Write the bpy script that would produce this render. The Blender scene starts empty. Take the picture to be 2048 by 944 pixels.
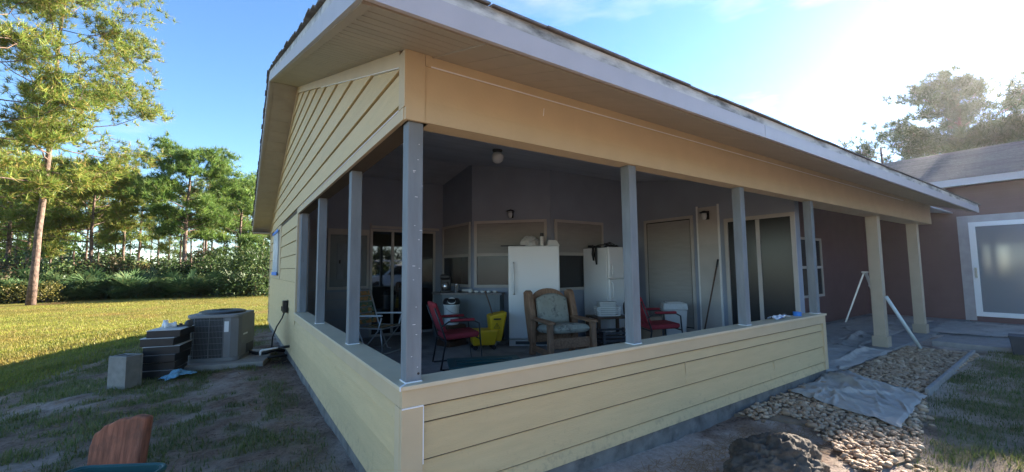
import bpy, bmesh, math, random
import numpy as np
from mathutils import Vector, Matrix

R = math.radians
rng = np.random.default_rng(7)
random.seed(7)
sc = bpy.context.scene
COL = sc.collection

# ------------------------------------------------------------------ camera
CAM = Vector((-0.7697, -2.1942, 1.60))
_p, _y, _r = R(4.459), R(55.96), R(-0.535)
_f = Vector((math.cos(_y) * math.cos(_p), math.sin(_y) * math.cos(_p), math.sin(_p)))
_rt = Vector((math.sin(_y), -math.cos(_y), 0))
_up = _rt.cross(_f)
_r2 = _rt * math.cos(_r) + _up * math.sin(_r)
_u2 = -_rt * math.sin(_r) + _up * math.cos(_r)
cam_d = bpy.data.cameras.new('camera')
cam_d.sensor_width = 36.0
cam_d.lens = 820.0 / 2048 * 36
cam_d.clip_start = 0.05
cam_d.clip_end = 3000
cam = bpy.data.objects.new('camera', cam_d)
COL.objects.link(cam)
m = Matrix((( _r2.x, _u2.x, -_f.x, CAM.x), (_r2.y, _u2.y, -_f.y, CAM.y), (_r2.z, _u2.z, -_f.z, CAM.z), (0, 0, 0, 1)))
cam.matrix_world = m
sc.camera = cam

# ------------------------------------------------------------------ sky, sun, exposure
SUN_EL, SUN_AZ = 19.6, 0.8          # azimuth counter-clockwise from +X
w = bpy.data.worlds.new('World')
sc.world = w
w.use_nodes = True
wn, wl = w.node_tree.nodes, w.node_tree.links
wn.clear()
sky = wn.new('ShaderNodeTexSky')
sky.sky_type = 'NISHITA'
sky.sun_disc = False
sky.sun_elevation = R(SUN_EL)
sky.sun_rotation = R(90 - SUN_AZ)
sky.altitude = 0
sky.air_density = 0.85
sky.dust_density = 0.04
sky.ozone_density = 3.0
bg = wn.new('ShaderNodeBackground')
bg.inputs['Strength'].default_value = 0.062
out = wn.new('ShaderNodeOutputWorld')
# thin bright cloud low in the sky
tc = wn.new('ShaderNodeTexCoord')
mp = wn.new('ShaderNodeMapping'); mp.inputs['Scale'].default_value = (1.3, 1.3, 5.0)
cn = wn.new('ShaderNodeTexNoise'); cn.inputs['Scale'].default_value = 2.2; cn.inputs['Detail'].default_value = 7; cn.inputs['Roughness'].default_value = 0.55
cr = wn.new('ShaderNodeValToRGB'); cr.color_ramp.elements[0].position = 0.56; cr.color_ramp.elements[1].position = 0.85
cr.color_ramp.elements[1].color = (0.55, 0.55, 0.55, 1)
hue = wn.new('ShaderNodeHueSaturation'); hue.inputs['Saturation'].default_value = 1.08
mixc = wn.new('ShaderNodeMixRGB'); mixc.blend_type = 'MIX'
bright = wn.new('ShaderNodeMixRGB'); bright.blend_type = 'MULTIPLY'; bright.inputs[0].default_value = 1
bw = wn.new('ShaderNodeRGBToBW')
wl.new(tc.outputs['Generated'], mp.inputs['Vector']); wl.new(mp.outputs[0], cn.inputs['Vector']); wl.new(cn.outputs['Fac'], cr.inputs[0])
wl.new(sky.outputs[0], hue.inputs['Color'])
wl.new(sky.outputs[0], bw.inputs[0]); wl.new(bw.outputs[0], bright.inputs[1]); bright.inputs[2].default_value = (2.0, 2.0, 2.05, 1)
wl.new(cr.outputs[0], mixc.inputs[0]); wl.new(hue.outputs[0], mixc.inputs[1]); wl.new(bright.outputs[0], mixc.inputs[2])
wl.new(mixc.outputs[0], bg.inputs['Color']); wl.new(bg.outputs[0], out.inputs[0])

sun_d = bpy.data.lights.new('sun', 'SUN')
sun_d.energy = 5.0
sun_d.angle = R(0.6)
sun_d.color = (1.0, 0.88, 0.73)
sun = bpy.data.objects.new('sun', sun_d)
COL.objects.link(sun)
sd = Vector((math.cos(R(SUN_EL)) * math.cos(R(SUN_AZ)), math.cos(R(SUN_EL)) * math.sin(R(SUN_AZ)), math.sin(R(SUN_EL))))
sun.rotation_euler = sd.to_track_quat('Z', 'Y').to_euler()
sun.location = (30, 2, 20)

sc.view_settings.view_transform = 'Standard'
sc.view_settings.look = 'None'
sc.view_settings.exposure = 2.72
sc.view_settings.gamma = 1.0
sc.render.engine = 'CYCLES'
sc.cycles.use_denoising = True
sc.cycles.max_bounces = 8
sc.cycles.diffuse_bounces = 5
sc.cycles.transparent_max_bounces = 12
sc.cycles.caustics_reflective = False
sc.cycles.caustics_refractive = False
sc.cycles.sample_clamp_indirect = 6

# ------------------------------------------------------------------ materials
def _mat(name):
    mt = bpy.data.materials.new(name)
    mt.use_nodes = True
    n, l = mt.node_tree.nodes, mt.node_tree.links
    return mt, n, l, n['Principled BSDF']

def mat(name, col, rough=0.6, var=0.12, scale=6, bump=0.15, bscale=90, stretch=(1, 1, 1), metal=0.0, spec=0.4,
        dirt=None, dirt_pos=(0.55, 0.75), dirt_scale=5, objvar=0.06, detail=6, bdist=0.004, emit=None, dirt_stretch=(1, 1, 1)):
    mt, n, l, b = _mat(name)
    tc = n.new('ShaderNodeTexCoord')
    mp = n.new('ShaderNodeMapping'); mp.inputs['Scale'].default_value = stretch
    l.new(tc.outputs['Object'], mp.inputs['Vector'])
    no = n.new('ShaderNodeTexNoise'); no.inputs['Scale'].default_value = scale; no.inputs['Detail'].default_value = detail
    l.new(mp.outputs[0], no.inputs['Vector'])
    mx = n.new('ShaderNodeMixRGB')
    mx.inputs[1].default_value = (*[max(0, c * (1 - var)) for c in col], 1)
    mx.inputs[2].default_value = (*[min(1, c * (1 + var)) for c in col], 1)
    cr = n.new('ShaderNodeMapRange'); cr.inputs[1].default_value = 0.3; cr.inputs[2].default_value = 0.7
    l.new(no.outputs['Fac'], cr.inputs[0]); l.new(cr.outputs[0], mx.inputs[0])
    c = mx.outputs[0]
    if objvar:
        oi = n.new('ShaderNodeObjectInfo')
        mr = n.new('ShaderNodeMapRange'); mr.inputs[3].default_value = 1 - objvar; mr.inputs[4].default_value = 1 + objvar
        l.new(oi.outputs['Random'], mr.inputs[0])
        hv = n.new('ShaderNodeHueSaturation')
        l.new(mr.outputs[0], hv.inputs['Value']); l.new(c, hv.inputs['Color'])
        c = hv.outputs[0]
    if dirt is not None:
        mp3 = n.new('ShaderNodeMapping'); mp3.inputs['Scale'].default_value = dirt_stretch
        l.new(tc.outputs['Object'], mp3.inputs['Vector'])
        dn = n.new('ShaderNodeTexNoise'); dn.inputs['Scale'].default_value = dirt_scale; dn.inputs['Detail'].default_value = 8; dn.inputs['Roughness'].default_value = 0.65
        l.new(mp3.outputs[0], dn.inputs['Vector'])
        dr = n.new('ShaderNodeMapRange'); dr.inputs[1].default_value = dirt_pos[0]; dr.inputs[2].default_value = dirt_pos[1]
        l.new(dn.outputs['Fac'], dr.inputs[0])
        dm = n.new('ShaderNodeMixRGB'); dm.inputs[2].default_value = (*dirt, 1)
        l.new(dr.outputs[0], dm.inputs[0]); l.new(c, dm.inputs[1])
        c = dm.outputs[0]
    l.new(c, b.inputs['Base Color'])
    b.inputs['Roughness'].default_value = rough
    b.inputs['Metallic'].default_value = metal
    b.inputs['Specular IOR Level'].default_value = spec
    if bump:
        bn = n.new('ShaderNodeTexNoise'); bn.inputs['Scale'].default_value = bscale; bn.inputs['Detail'].default_value = 4
        l.new(mp.outputs[0], bn.inputs['Vector'])
        bp = n.new('ShaderNodeBump'); bp.inputs['Strength'].default_value = bump; bp.inputs['Distance'].default_value = bdist
        l.new(bn.outputs['Fac'], bp.inputs['Height']); l.new(bp.outputs[0], b.inputs['Normal'])
    if emit:
        b.inputs['Emission Color'].default_value = (*emit[0], 1); b.inputs['Emission Strength'].default_value = emit[1]
    return mt

def leafmat(name, cols, trans=0.35, rough=0.5, dry=None):
    mt, n, l, b = _mat(name)
    g = n.new('ShaderNodeNewGeometry')
    ramp = n.new('ShaderNodeValToRGB')
    els = ramp.color_ramp.elements
    while len(els) < len(cols): els.new(0.5)
    for i, c in enumerate(cols):
        els[i].position = i / (len(cols) - 1); els[i].color = (*c, 1)
    l.new(g.outputs['Random Per Island'], ramp.inputs[0])
    tc = n.new('ShaderNodeTexCoord')
    no = n.new('ShaderNodeTexNoise'); no.inputs['Scale'].default_value = 0.7
    l.new(tc.outputs['Object'], no.inputs['Vector'])
    mr = n.new('ShaderNodeMapRange'); mr.inputs[1].default_value = .3; mr.inputs[2].default_value = .7; mr.inputs[3].default_value = .7; mr.inputs[4].default_value = 1.3
    l.new(no.outputs['Fac'], mr.inputs[0])
    hv = n.new('ShaderNodeHueSaturation'); l.new(mr.outputs[0], hv.inputs['Value']); l.new(ramp.outputs[0], hv.inputs['Color'])
    if dry:
        n2 = n.new('ShaderNodeTexNoise'); n2.inputs['Scale'].default_value = .22; n2.inputs['Detail'].default_value = 5; l.new(tc.outputs['Object'], n2.inputs['Vector'])
        mr2 = n.new('ShaderNodeMapRange'); mr2.inputs[1].default_value = .46; mr2.inputs[2].default_value = .62; mr2.inputs[4].default_value = .6; l.new(n2.outputs['Fac'], mr2.inputs[0])
        md = n.new('ShaderNodeMixRGB'); md.inputs[2].default_value = (*dry, 1); l.new(mr2.outputs[0], md.inputs[0]); l.new(ramp.outputs[0], md.inputs[1]); l.new(md.outputs[0], hv.inputs['Color'])
    l.new(hv.outputs[0], b.inputs['Base Color'])
    b.inputs['Roughness'].default_value = rough
    b.inputs['Specular IOR Level'].default_value = 0.25
    tr = n.new('ShaderNodeBsdfTranslucent')
    l.new(hv.outputs[0], tr.inputs['Color'])
    ms = n.new('ShaderNodeMixShader'); ms.inputs[0].default_value = trans
    l.new(b.outputs[0], ms.inputs[1]); l.new(tr.outputs[0], ms.inputs[2])
    l.new(ms.outputs[0], n['Material Output'].inputs['Surface'])
    return mt

def glassmat(name, col, rough=0.03, spec=0.6):
    mt, n, l, b = _mat(name)
    b.inputs['Base Color'].default_value = (*col, 1)
    b.inputs['Roughness'].default_value = rough
    b.inputs['Specular IOR Level'].default_value = spec
    b.inputs['IOR'].default_value = 1.9
    return mt

def filmmat(name, col, alpha, rough=0.25):
    mt, n, l, b = _mat(name)
    b.inputs['Base Color'].default_value = (*col, 1)
    b.inputs['Roughness'].default_value = rough
    b.inputs['Alpha'].default_value = alpha
    return mt

MT = {}
YEL = (0.57, 0.435, 0.235)
MT['siding'] = mat('yellow_siding_paint', YEL, 0.62, var=0.05, scale=3, bump=0.7, bscale=26, stretch=(1, 1, 9), objvar=0.055, dirt=(0.50, 0.385, 0.22), dirt_pos=(0.62, 0.9), dirt_scale=2.2)
def splash(mt):
    n, l = mt.node_tree.nodes, mt.node_tree.links; b = n['Principled BSDF']
    src = b.inputs['Base Color'].links[0].from_socket
    tc = n.new('ShaderNodeTexCoord'); sp = n.new('ShaderNodeSeparateXYZ'); l.new(tc.outputs['Object'], sp.inputs[0])
    h = n.new('ShaderNodeMapRange'); h.inputs[1].default_value = .27; h.inputs[2].default_value = .52; h.inputs[3].default_value = .13; h.inputs[4].default_value = 0; l.new(sp.outputs[2], h.inputs[0])
    no = n.new('ShaderNodeTexNoise'); no.inputs['Scale'].default_value = 16; no.inputs['Detail'].default_value = 9; no.inputs['Roughness'].default_value = .7; l.new(tc.outputs['Object'], no.inputs['Vector'])
    ad = n.new('ShaderNodeMath'); ad.operation = 'ADD'; l.new(no.outputs['Fac'], ad.inputs[0]); l.new(h.outputs[0], ad.inputs[1])
    r_ = n.new('ShaderNodeMapRange'); r_.inputs[1].default_value = .60; r_.inputs[2].default_value = .82; r_.inputs[4].default_value = .7; l.new(ad.outputs[0], r_.inputs[0])
    mx = n.new('ShaderNodeMixRGB'); mx.inputs[2].default_value = (.30, .22, .15, 1); l.new(r_.outputs[0], mx.inputs[0]); l.new(src, mx.inputs[1]); l.new(mx.outputs[0], b.inputs['Base Color'])
splash(MT['siding'])
MT['trim'] = mat('yellow_trim_paint', (0.53, 0.42, 0.265), 0.6, var=0.05, scale=4, bump=0.25, bscale=45, objvar=0.03, dirt=(0.52, 0.41, 0.28), dirt_pos=(0.55, 0.9), dirt_scale=3)
MT['cap'] = mat('sill_cap_paint', (0.58, 0.49, 0.34), 0.55, var=0.07, scale=4, bump=0.2, bscale=60, dirt=(0.42, 0.38, 0.30), dirt_pos=(0.55, 0.85), dirt_scale=4)
MT['caulk'] = mat('white_caulk', (0.80, 0.80, 0.80), 0.6, var=0.04, bump=0.3, bscale=40, objvar=0)
MT['post'] = mat('grey_blue_post_paint', (0.17, 0.195, 0.215), 0.6, var=0.16, scale=5, bump=0.4, bscale=30, stretch=(3, 3, 0.6), dirt=(0.09, 0.09, 0.095), dirt_pos=(0.62, 0.78), dirt_scale=8, objvar=0.05)
MT['soffit'] = mat('soffit_vinyl', (0.37, 0.325, 0.265), 0.5, var=0.05, scale=5, bump=0.1, dirt=(0.29, 0.255, 0.205), dirt_pos=(0.5, 0.9), dirt_scale=3, objvar=0.03)
MT['fascia'] = mat('fascia_white', (0.42, 0.415, 0.44), 0.45, var=0.04, bump=0.06, dirt=(0.36, 0.34, 0.34), dirt_pos=(0.58, 0.9), dirt_scale=3, objvar=0)
MT['drip'] = mat('stained_drip_board', (0.55, 0.55, 0.52), 0.6, var=0.1, scale=5, bump=0.2, dirt=(0.10, 0.10, 0.095), dirt_pos=(0.44, 0.66), dirt_scale=2.2, dirt_stretch=(1.2, 1.2, 3.5), objvar=0)
MT['shingle'] = mat('asphalt_shingle', (0.16, 0.15, 0.145), 0.9, var=0.3, scale=20, bump=0.6, bscale=160, objvar=0.18, bdist=0.006)
MT['innerwall'] = mat('grey_inner_siding', (0.30, 0.29, 0.30), 0.65, var=0.08, scale=4, bump=0.2, bscale=40, objvar=0.04)
MT['innerpaint'] = mat('grey_inner_paint', (0.26, 0.295, 0.36), 0.7, var=0.07, scale=2, bump=0.1, objvar=0.02)
MT['innertrim'] = mat('inner_beige_trim', (0.45, 0.425, 0.395), 0.55, var=0.06, scale=4, bump=0.1, objvar=0.03)
MT['concrete'] = mat('porch_concrete', (0.27, 0.26, 0.25), 0.8, var=0.18, scale=3, bump=0.3, bscale=60, dirt=(0.10, 0.09, 0.085), dirt_pos=(0.5, 0.8), dirt_scale=1.6)
MT['footing'] = mat('footing_concrete', (0.19, 0.18, 0.165), 0.9, var=0.25, scale=7, bump=0.6, bscale=40, dirt=(0.08, 0.075, 0.07), dirt_pos=(0.48, 0.7), dirt_scale=5, bdist=0.01)
MT['block'] = mat('cinder_block', (0.25, 0.235, 0.21), 0.95, var=0.16, scale=12, bump=0.8, bscale=140, dirt=(0.18, 0.165, 0.15), dirt_pos=(0.55, 0.8), dirt_scale=6, bdist=0.006)
MT['pane2'] = glassmat('screened_window_glass', (0.03, 0.033, 0.036), 0.2, 0.15)
MT['lap_shade'] = mat('brown_lap_shade', (0.09, 0.07, 0.05), .9)  # dark wall core, its colour stands in for shadow under the laps
MT['pane3'] = glassmat('pale_door_glass', (0.20, 0.22, 0.24), 0.08, 0.5)  # door glass with a pale grey base colour
MT['pane'] = glassmat('dark_window_glass', (0.012, 0.014, 0.016))
MT['screen'] = mat('insect_screen', (0.10, 0.10, 0.105), 0.8, var=0.05, bump=0)
MT['blind'] = mat('window_blind', (0.31, 0.30, 0.28), 0.7, var=0.06, scale=3, bump=0.2, bscale=30, stretch=(1, 1, 8))
MT['white'] = mat('white_enamel', (0.78, 0.78, 0.77), 0.28, var=0.02, scale=2, bump=0.05, bscale=250, spec=0.5, objvar=0.02)
MT['whitep'] = mat('white_plastic', (0.74, 0.74, 0.72), 0.4, var=0.04, bump=0.05, objvar=0.04)
MT['oldwhite'] = mat('dull_white_plastic', (0.55, 0.55, 0.53), 0.45, var=0.06, bump=0.08, dirt=(0.4, 0.38, 0.35), dirt_pos=(.55, .85))
MT['black'] = mat('black_plastic', (0.018, 0.018, 0.02), 0.4, var=0.2, bump=0.1)
MT['blackmetal'] = mat('black_metal_tube', (0.02, 0.02, 0.022), 0.35, var=0.1, bump=0.05, spec=0.6)
MT['dark'] = mat('dark_grey', (0.06, 0.06, 0.065), 0.6, var=0.2)
MT['red'] = mat('red_fabric', (0.27, 0.025, 0.035), 0.85, var=0.15, scale=14, bump=0.4, bscale=300)
MT['yellow'] = mat('yellow_bucket_plastic', (0.74, 0.46, 0.02), 0.42, var=0.05, bump=0.08, dirt=(0.35, 0.24, 0.06), dirt_pos=(.6, .9))
MT['wood'] = mat('worn_pine_wood', (0.30, 0.165, 0.095), 0.6, var=0.3, scale=5, bump=0.35, bscale=24, stretch=(7, 7, 1), dirt=(0.14, 0.08, 0.05), dirt_pos=(.55, .8), dirt_scale=4)
MT['woodx'] = mat('worn_pine_wood_rail', (0.30, 0.165, 0.095), 0.6, var=0.3, scale=5, bump=0.35, bscale=24, stretch=(1, 7, 7), dirt=(0.14, 0.08, 0.05), dirt_pos=(.55, .8), dirt_scale=4)
MT['cushion'] = mat('stained_cushion', (0.40, 0.38, 0.31), 0.95, var=0.12, scale=8, bump=0.4, bscale=220, dirt=(0.12, 0.115, 0.11), dirt_pos=(0.5, 0.68), dirt_scale=9)
MT['cabinet'] = mat('grey_cabinet', (0.17, 0.19, 0.195), 0.6, var=0.08, scale=3, bump=0.1)
MT['counter'] = mat('counter_top', (0.16, 0.15, 0.15), 0.4, var=0.15, scale=20, bump=0.1)
MT['teal'] = mat('teal_tote_plastic', (0.014, 0.075, 0.078), 0.45, var=0.1, bump=0.08)
MT['blue'] = mat('blue_painter_tape', (0.03, 0.20, 0.62), 0.5, var=0.08, bump=0.1)
MT['bluefilm'] = mat('blue_plastic_film', (0.16, 0.36, 0.52), 0.3, var=0.25, scale=14, bump=0.3, bscale=40)
MT['silver'] = mat('steel', (0.6, 0.6, 0.6), 0.25, var=0.05, metal=0.9, bump=0.03)
MT['alu'] = mat('aluminium', (0.55, 0.55, 0.54), 0.4, var=0.08, metal=0.6, bump=0.08)
MT['acgrey'] = mat('hvac_grey_paint', (0.19, 0.19, 0.19), 0.5, var=0.05, scale=3, bump=0.08, dirt=(0.13, 0.125, 0.115), dirt_pos=(.6, .9), objvar=0.02)
MT['acdark'] = mat('hvac_coil', (0.05, 0.05, 0.05), 0.6, var=0.2, scale=30, bump=0.5, bscale=120, stretch=(1, 1, .1))
MT['acwire'] = mat('hvac_guard_wire', (0.20, 0.20, 0.20), 0.5, var=0.05, bump=0)
MT['canvas'] = mat('canvas_drop_cloth', (0.38, 0.355, 0.325), 0.95, var=0.1, scale=6, bump=0.4, bscale=300, dirt=(0.20, 0.195, 0.19), dirt_pos=(0.52, 0.78), dirt_scale=2.5)
MT['stone'] = mat('river_stone', (0.42, 0.285, 0.18), 0.75, var=0.3, scale=6, bump=0.2, bscale=60, objvar=0.35)
MT['rock'] = mat('dark_rock', (0.10, 0.082, 0.066), 0.95, var=0.5, scale=5, bump=1.0, bscale=14, bdist=0.03, dirt=(0.02, 0.018, 0.016), dirt_pos=(.5, .7), dirt_scale=7)
MT['cedar'] = mat('rough_red_wood', (0.29, 0.105, 0.06), 0.85, var=0.45, scale=6, bump=0.7, bscale=22, stretch=(6, 6, .8), dirt=(0.13, 0.06, 0.04), dirt_pos=(.52, .72), dirt_scale=5, bdist=0.01)
MT['bark'] = mat('pine_bark', (0.155, 0.105, 0.08), 0.95, var=0.45, scale=9, bump=1.0, bscale=12, stretch=(1, 1, .45), bdist=0.03, dirt=(0.06, 0.045, 0.04), dirt_pos=(.5, .64), dirt_scale=6)
MT['pvc'] = mat('white_pvc_pipe', (0.72, 0.72, 0.72), 0.35, var=0.03, bump=0.03)
MT['paleblue'] = mat('pale_pvc', (0.56, 0.63, 0.65), 0.4, var=0.04, bump=0.03)
MT['truck'] = mat('white_car_paint', (0.75, 0.77, 0.8), 0.2, var=0.02, bump=0, spec=0.7)
MT['tyre'] = mat('tyre_rubber', (0.02, 0.02, 0.02), 0.8, var=0.1, bump=0.2)
MT['card'] = mat('cardboard', (0.30, 0.22, 0.15), 0.85, var=0.1, bump=0.1)
MT['web'] = mat('floral_webbing', (0.42, 0.20, 0.07), 0.85, var=0.25, scale=12, bump=0.3, bscale=120, dirt=(0.10, 0.16, 0.10), dirt_pos=(.45, .55), dirt_scale=13)
MT['wingwall'] = mat('wing_siding_paint', (0.145, 0.085, 0.08), 0.65, var=0.06, scale=3, bump=0.2, bscale=30, objvar=0.03)
MT['wingtrim'] = mat('grey_door_casing', (0.36, 0.34, 0.34), .6)
MT['column'] = mat('tan_column_paint', (0.42, 0.355, 0.265), .6, var=.06, scale=4, bump=.2)
MT['film'] = filmmat('clear_plastic_film', (0.78, 0.84, 0.92), 0.75)
MT['bulb'] = mat('frosted_glass_globe', (0.62, 0.64, 0.64), 0.3, var=0.02, bump=0)
MT['brown'] = mat('brown_table', (0.10, 0.055, 0.035), 0.5, var=0.3, scale=4, bump=0.2, stretch=(1, 6, 6))
MT['edging'] = mat('concrete_edging', (0.28, 0.265, 0.25), 0.9, var=0.12, scale=10, bump=0.4)

NEEDLE = leafmat('pine_needles', [(0.09, 0.15, 0.026), (0.13, 0.205, 0.032), (0.19, 0.25, 0.042), (0.27, 0.28, 0.06), (0.32, 0.20, 0.07)], 0.42)
NEEDLE3 = leafmat('pine_needles_backlit', [(0.03, 0.055, 0.018), (0.045, 0.075, 0.024), (0.06, 0.09, 0.03), (0.08, 0.10, 0.035)], 0.12)  # needle colour darkened to stand in for backlight
NEEDLE2 = leafmat('pine_needles_green', [(0.07, 0.14, 0.028), (0.10, 0.19, 0.038), (0.14, 0.22, 0.045), (0.20, 0.245, 0.06)], 0.42)
LEAF = leafmat('oak_leaves', [(0.026, 0.05, 0.016), (0.042, 0.078, 0.02), (0.06, 0.10, 0.026), (0.09, 0.105, 0.035)], 0.3)
LEAFR = leafmat('brown_leaves', [(0.09, 0.06, 0.03), (0.07, 0.07, 0.03), (0.12, 0.075, 0.04)], 0.3)
LEAFY = leafmat('yellow_leaves', [(0.13, 0.13, 0.03), (0.19, 0.16, 0.04), (0.09, 0.11, 0.03)], 0.35)
PALM = leafmat('palmetto_blades', [(0.045, 0.09, 0.036), (0.065, 0.12, 0.045), (0.09, 0.145, 0.06), (0.12, 0.145, 0.055)], 0.3, 0.4)
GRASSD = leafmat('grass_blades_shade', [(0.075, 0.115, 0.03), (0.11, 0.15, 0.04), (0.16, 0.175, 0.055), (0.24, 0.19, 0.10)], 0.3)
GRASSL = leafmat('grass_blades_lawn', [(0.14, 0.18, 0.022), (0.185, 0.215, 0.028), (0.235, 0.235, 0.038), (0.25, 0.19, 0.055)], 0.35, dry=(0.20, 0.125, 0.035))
STRAW = leafmat('pine_straw', [(0.22, 0.13, 0.06), (0.28, 0.18, 0.09), (0.15, 0.08, 0.045)], 0.1)

# ------------------------------------------------------------------ mesh helpers
def thing(name, label, cat, loc=(0, 0, 0), rotz=0.0, group=None):
    o = bpy.data.objects.new(name, None)
    COL.objects.link(o)
    o.empty_display_size = 0.1
    o.location = loc
    o.rotation_euler = (0, 0, rotz)
    o['label'] = label; o['category'] = cat
    if group: o['group'] = group
    return o

def tag(o, label, cat, group=None):
    o['label'] = label; o['category'] = cat
    if group: o['group'] = group
    return o

def link(name, me, m=None, parent=None, loc=None, rot=None, kind=None):
    o = bpy.data.objects.new(name, me)
    COL.objects.link(o)
    if m is not None and not me.materials: me.materials.append(m)
    if parent is not None: o.parent = parent
    if loc is not None: o.location = loc
    if rot is not None: o.rotation_euler = rot
    if kind: o['kind'] = kind
    return o

def copy_tree(o, parent=None):
    c = o.copy(); COL.objects.link(c)
    if parent is not None: c.parent = parent
    for ch in list(o.children): copy_tree(ch, c)
    return c

class MB:
    def __init__(s): s.v = []; s.f = []
    def add(s, v, f):
        k = len(s.v); s.v += [tuple(p) for p in v]; s.f += [tuple(i + k for i in q) for q in f]; return s
    def hexa(s, p):            # 8 points: bottom 4 ccw, top 4 ccw
        return s.add(p, [(3, 2, 1, 0), (4, 5, 6, 7), (0, 1, 5, 4), (1, 2, 6, 5), (2, 3, 7, 6), (3, 0, 4, 7)])
    def box(s, x0, x1, y0, y1, z0, z1):
        return s.hexa([(x0, y0, z0), (x1, y0, z0), (x1, y1, z0), (x0, y1, z0), (x0, y0, z1), (x1, y0, z1), (x1, y1, z1), (x0, y1, z1)])
    def bar(s, a, b, w, h, up=(0, 0, 1)):
        a, b = Vector(a), Vector(b); d = (b - a).normalized(); upv = Vector(up)
        if abs(d.dot(upv)) > 0.99: upv = Vector((1, 0, 0))
        sx = d.cross(upv).normalized() * (w / 2); sy = sx.cross(d).normalized() * (h / 2)
        p = [a - sx - sy, a + sx - sy, b + sx - sy, b - sx - sy, a - sx + sy, a + sx + sy, b + sx + sy, b - sx + sy]
        return s.hexa(p)
    def tube(s, pts, r, n=8, caps=True):
        pts = [Vector(p) for p in pts]; rs = r if isinstance(r, (list, tuple, np.ndarray)) else [r] * len(pts)
        k = len(s.v); ref = None
        for i, p in enumerate(pts):
            d = (pts[min(i + 1, len(pts) - 1)] - pts[max(i - 1, 0)]).normalized()
            if ref is None: ref = Vector((0, 0, 1)) if abs(d.z) < 0.9 else Vector((1, 0, 0))
            a = d.cross(ref).normalized(); b = a.cross(d).normalized(); ref = b
            for j in range(n):
                t = 2 * math.pi * j / n
                s.v.append(tuple(p + (a * math.cos(t) + b * math.sin(t)) * rs[i]))
        for i in range(len(pts) - 1):
            for j in range(n):
                q = (j + 1) % n
                s.f.append((k + i * n + j, k + i * n + q, k + (i + 1) * n + q, k + (i + 1) * n + j))
        if caps:
            s.f.append(tuple(k + j for j in reversed(range(n)))); e = k + (len(pts) - 1) * n
            s.f.append(tuple(e + j for j in range(n)))
        return s
    def lathe(s, prof, n=20, c=(0, 0, 0), axis='z'):
        k = len(s.v)
        for (r, z) in prof:
            for j in range(n):
                t = 2 * math.pi * j / n
                q = (r * math.cos(t), r * math.sin(t), z)
                if axis == 'x': q = (q[2], q[0], q[1])
                if axis == 'y': q = (q[0], q[2], q[1])
                s.v.append((c[0] + q[0], c[1] + q[1], c[2] + q[2]))
        for i in range(len(prof) - 1):
            for j in range(n):
                q = (j + 1) % n
                s.f.append((k + i * n + j, k + i * n + q, k + (i + 1) * n + q, k + (i + 1) * n + j))
        if prof[0][0] > 1e-4: s.f.append(tuple(k + j for j in reversed(range(n))))
        if prof[-1][0] > 1e-4: s.f.append(tuple(k + (len(prof) - 1) * n + j for j in range(n)))
        return s
    def prism(s, poly, z0, z1):
        n = len(poly); k = len(s.v)
        s.v += [(x, y, z0) for x, y in poly] + [(x, y, z1) for x, y in poly]
        s.f.append(tuple(k + i for i in reversed(range(n)))); s.f.append(tuple(k + n + i for i in range(n)))
        for i in range(n):
            j = (i + 1) % n; s.f.append((k + i, k + j, k + n + j, k + n + i))
        return s
    def side(s, poly, x0, x1, ax='x'):   # polygon in (a,z), extruded along x or y
        n = len(poly); k = len(s.v)
        for t in (x0, x1):
            s.v += [((t, a, z) if ax == 'x' else (a, t, z)) for a, z in poly]
        s.f.append(tuple(k + i for i in reversed(range(n)))); s.f.append(tuple(k + n + i for i in range(n)))
        for i in range(n):
            j = (i + 1) % n; s.f.append((k + i, k + j, k + n + j, k + n + i))
        return s
    def mesh(s, name, smooth=False):
        me = bpy.data.meshes.new(name)
        me.from_pydata(s.v, [], s.f)
        bm = bmesh.new(); bm.from_mesh(me); bmesh.ops.recalc_face_normals(bm, faces=bm.faces); bm.to_mesh(me); bm.free()
        if smooth: me.polygons.foreach_set('use_smooth', [True] * len(me.polygons))
        return me
    def build(s, name, m, parent=None, loc=None, rot=None, smooth=False, bevel=0, kind=None):
        o = link(name, s.mesh(name, smooth), m, parent, loc, rot, kind)
        if bevel:
            b = o.modifiers.new('bevel', 'BEVEL'); b.width = bevel; b.segments = 2; b.limit_method = 'ANGLE'; b.angle_limit = R(40)
        if smooth == 'auto': pass
        return o

def box(name, m, x0, x1, y0, y1, z0, z1, parent=None, bevel=0, **k):
    return MB().box(x0, x1, y0, y1, z0, z1).build(name, m, parent, bevel=bevel, **k)

def np_mesh(name, verts, faces_n, smooth=False):
    """verts (N,3); every face takes faces_n consecutive verts"""
    me = bpy.data.meshes.new(name)
    n = len(verts); nf = n // faces_n
    me.vertices.add(n); me.vertices.foreach_set('co', np.asarray(verts, np.float32).ravel())
    me.loops.add(n); me.loops.foreach_set('vertex_index', np.arange(n, dtype=np.int32))
    me.polygons.add(nf); me.polygons.foreach_set('loop_start', np.arange(0, n, faces_n, dtype=np.int32))
    me.polygons.foreach_set('loop_total', np.full(nf, faces_n, np.int32))
    me.update(calc_edges=True)
    return me

def grid_mesh(name, X, Y, Z, smooth=True):
    h, w_ = X.shape
    me = bpy.data.meshes.new(name)
    v = np.stack([X, Y, Z], -1).reshape(-1, 3)
    i = np.arange(h * w_).reshape(h, w_)
    q = np.stack([i[:-1, :-1], i[:-1, 1:], i[1:, 1:], i[1:, :-1]], -1).reshape(-1, 4)
    me.vertices.add(len(v)); me.vertices.foreach_set('co', v.astype(np.float32).ravel())
    me.loops.add(q.size); me.loops.foreach_set('vertex_index', q.astype(np.int32).ravel())
    me.polygons.add(len(q)); me.polygons.foreach_set('loop_start', np.arange(0, q.size, 4, dtype=np.int32))
    me.polygons.foreach_set('loop_total', np.full(len(q), 4, np.int32))
    me.update(calc_edges=True)
    if smooth: me.polygons.foreach_set('use_smooth', np.ones(len(q), bool))
    return me

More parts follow.
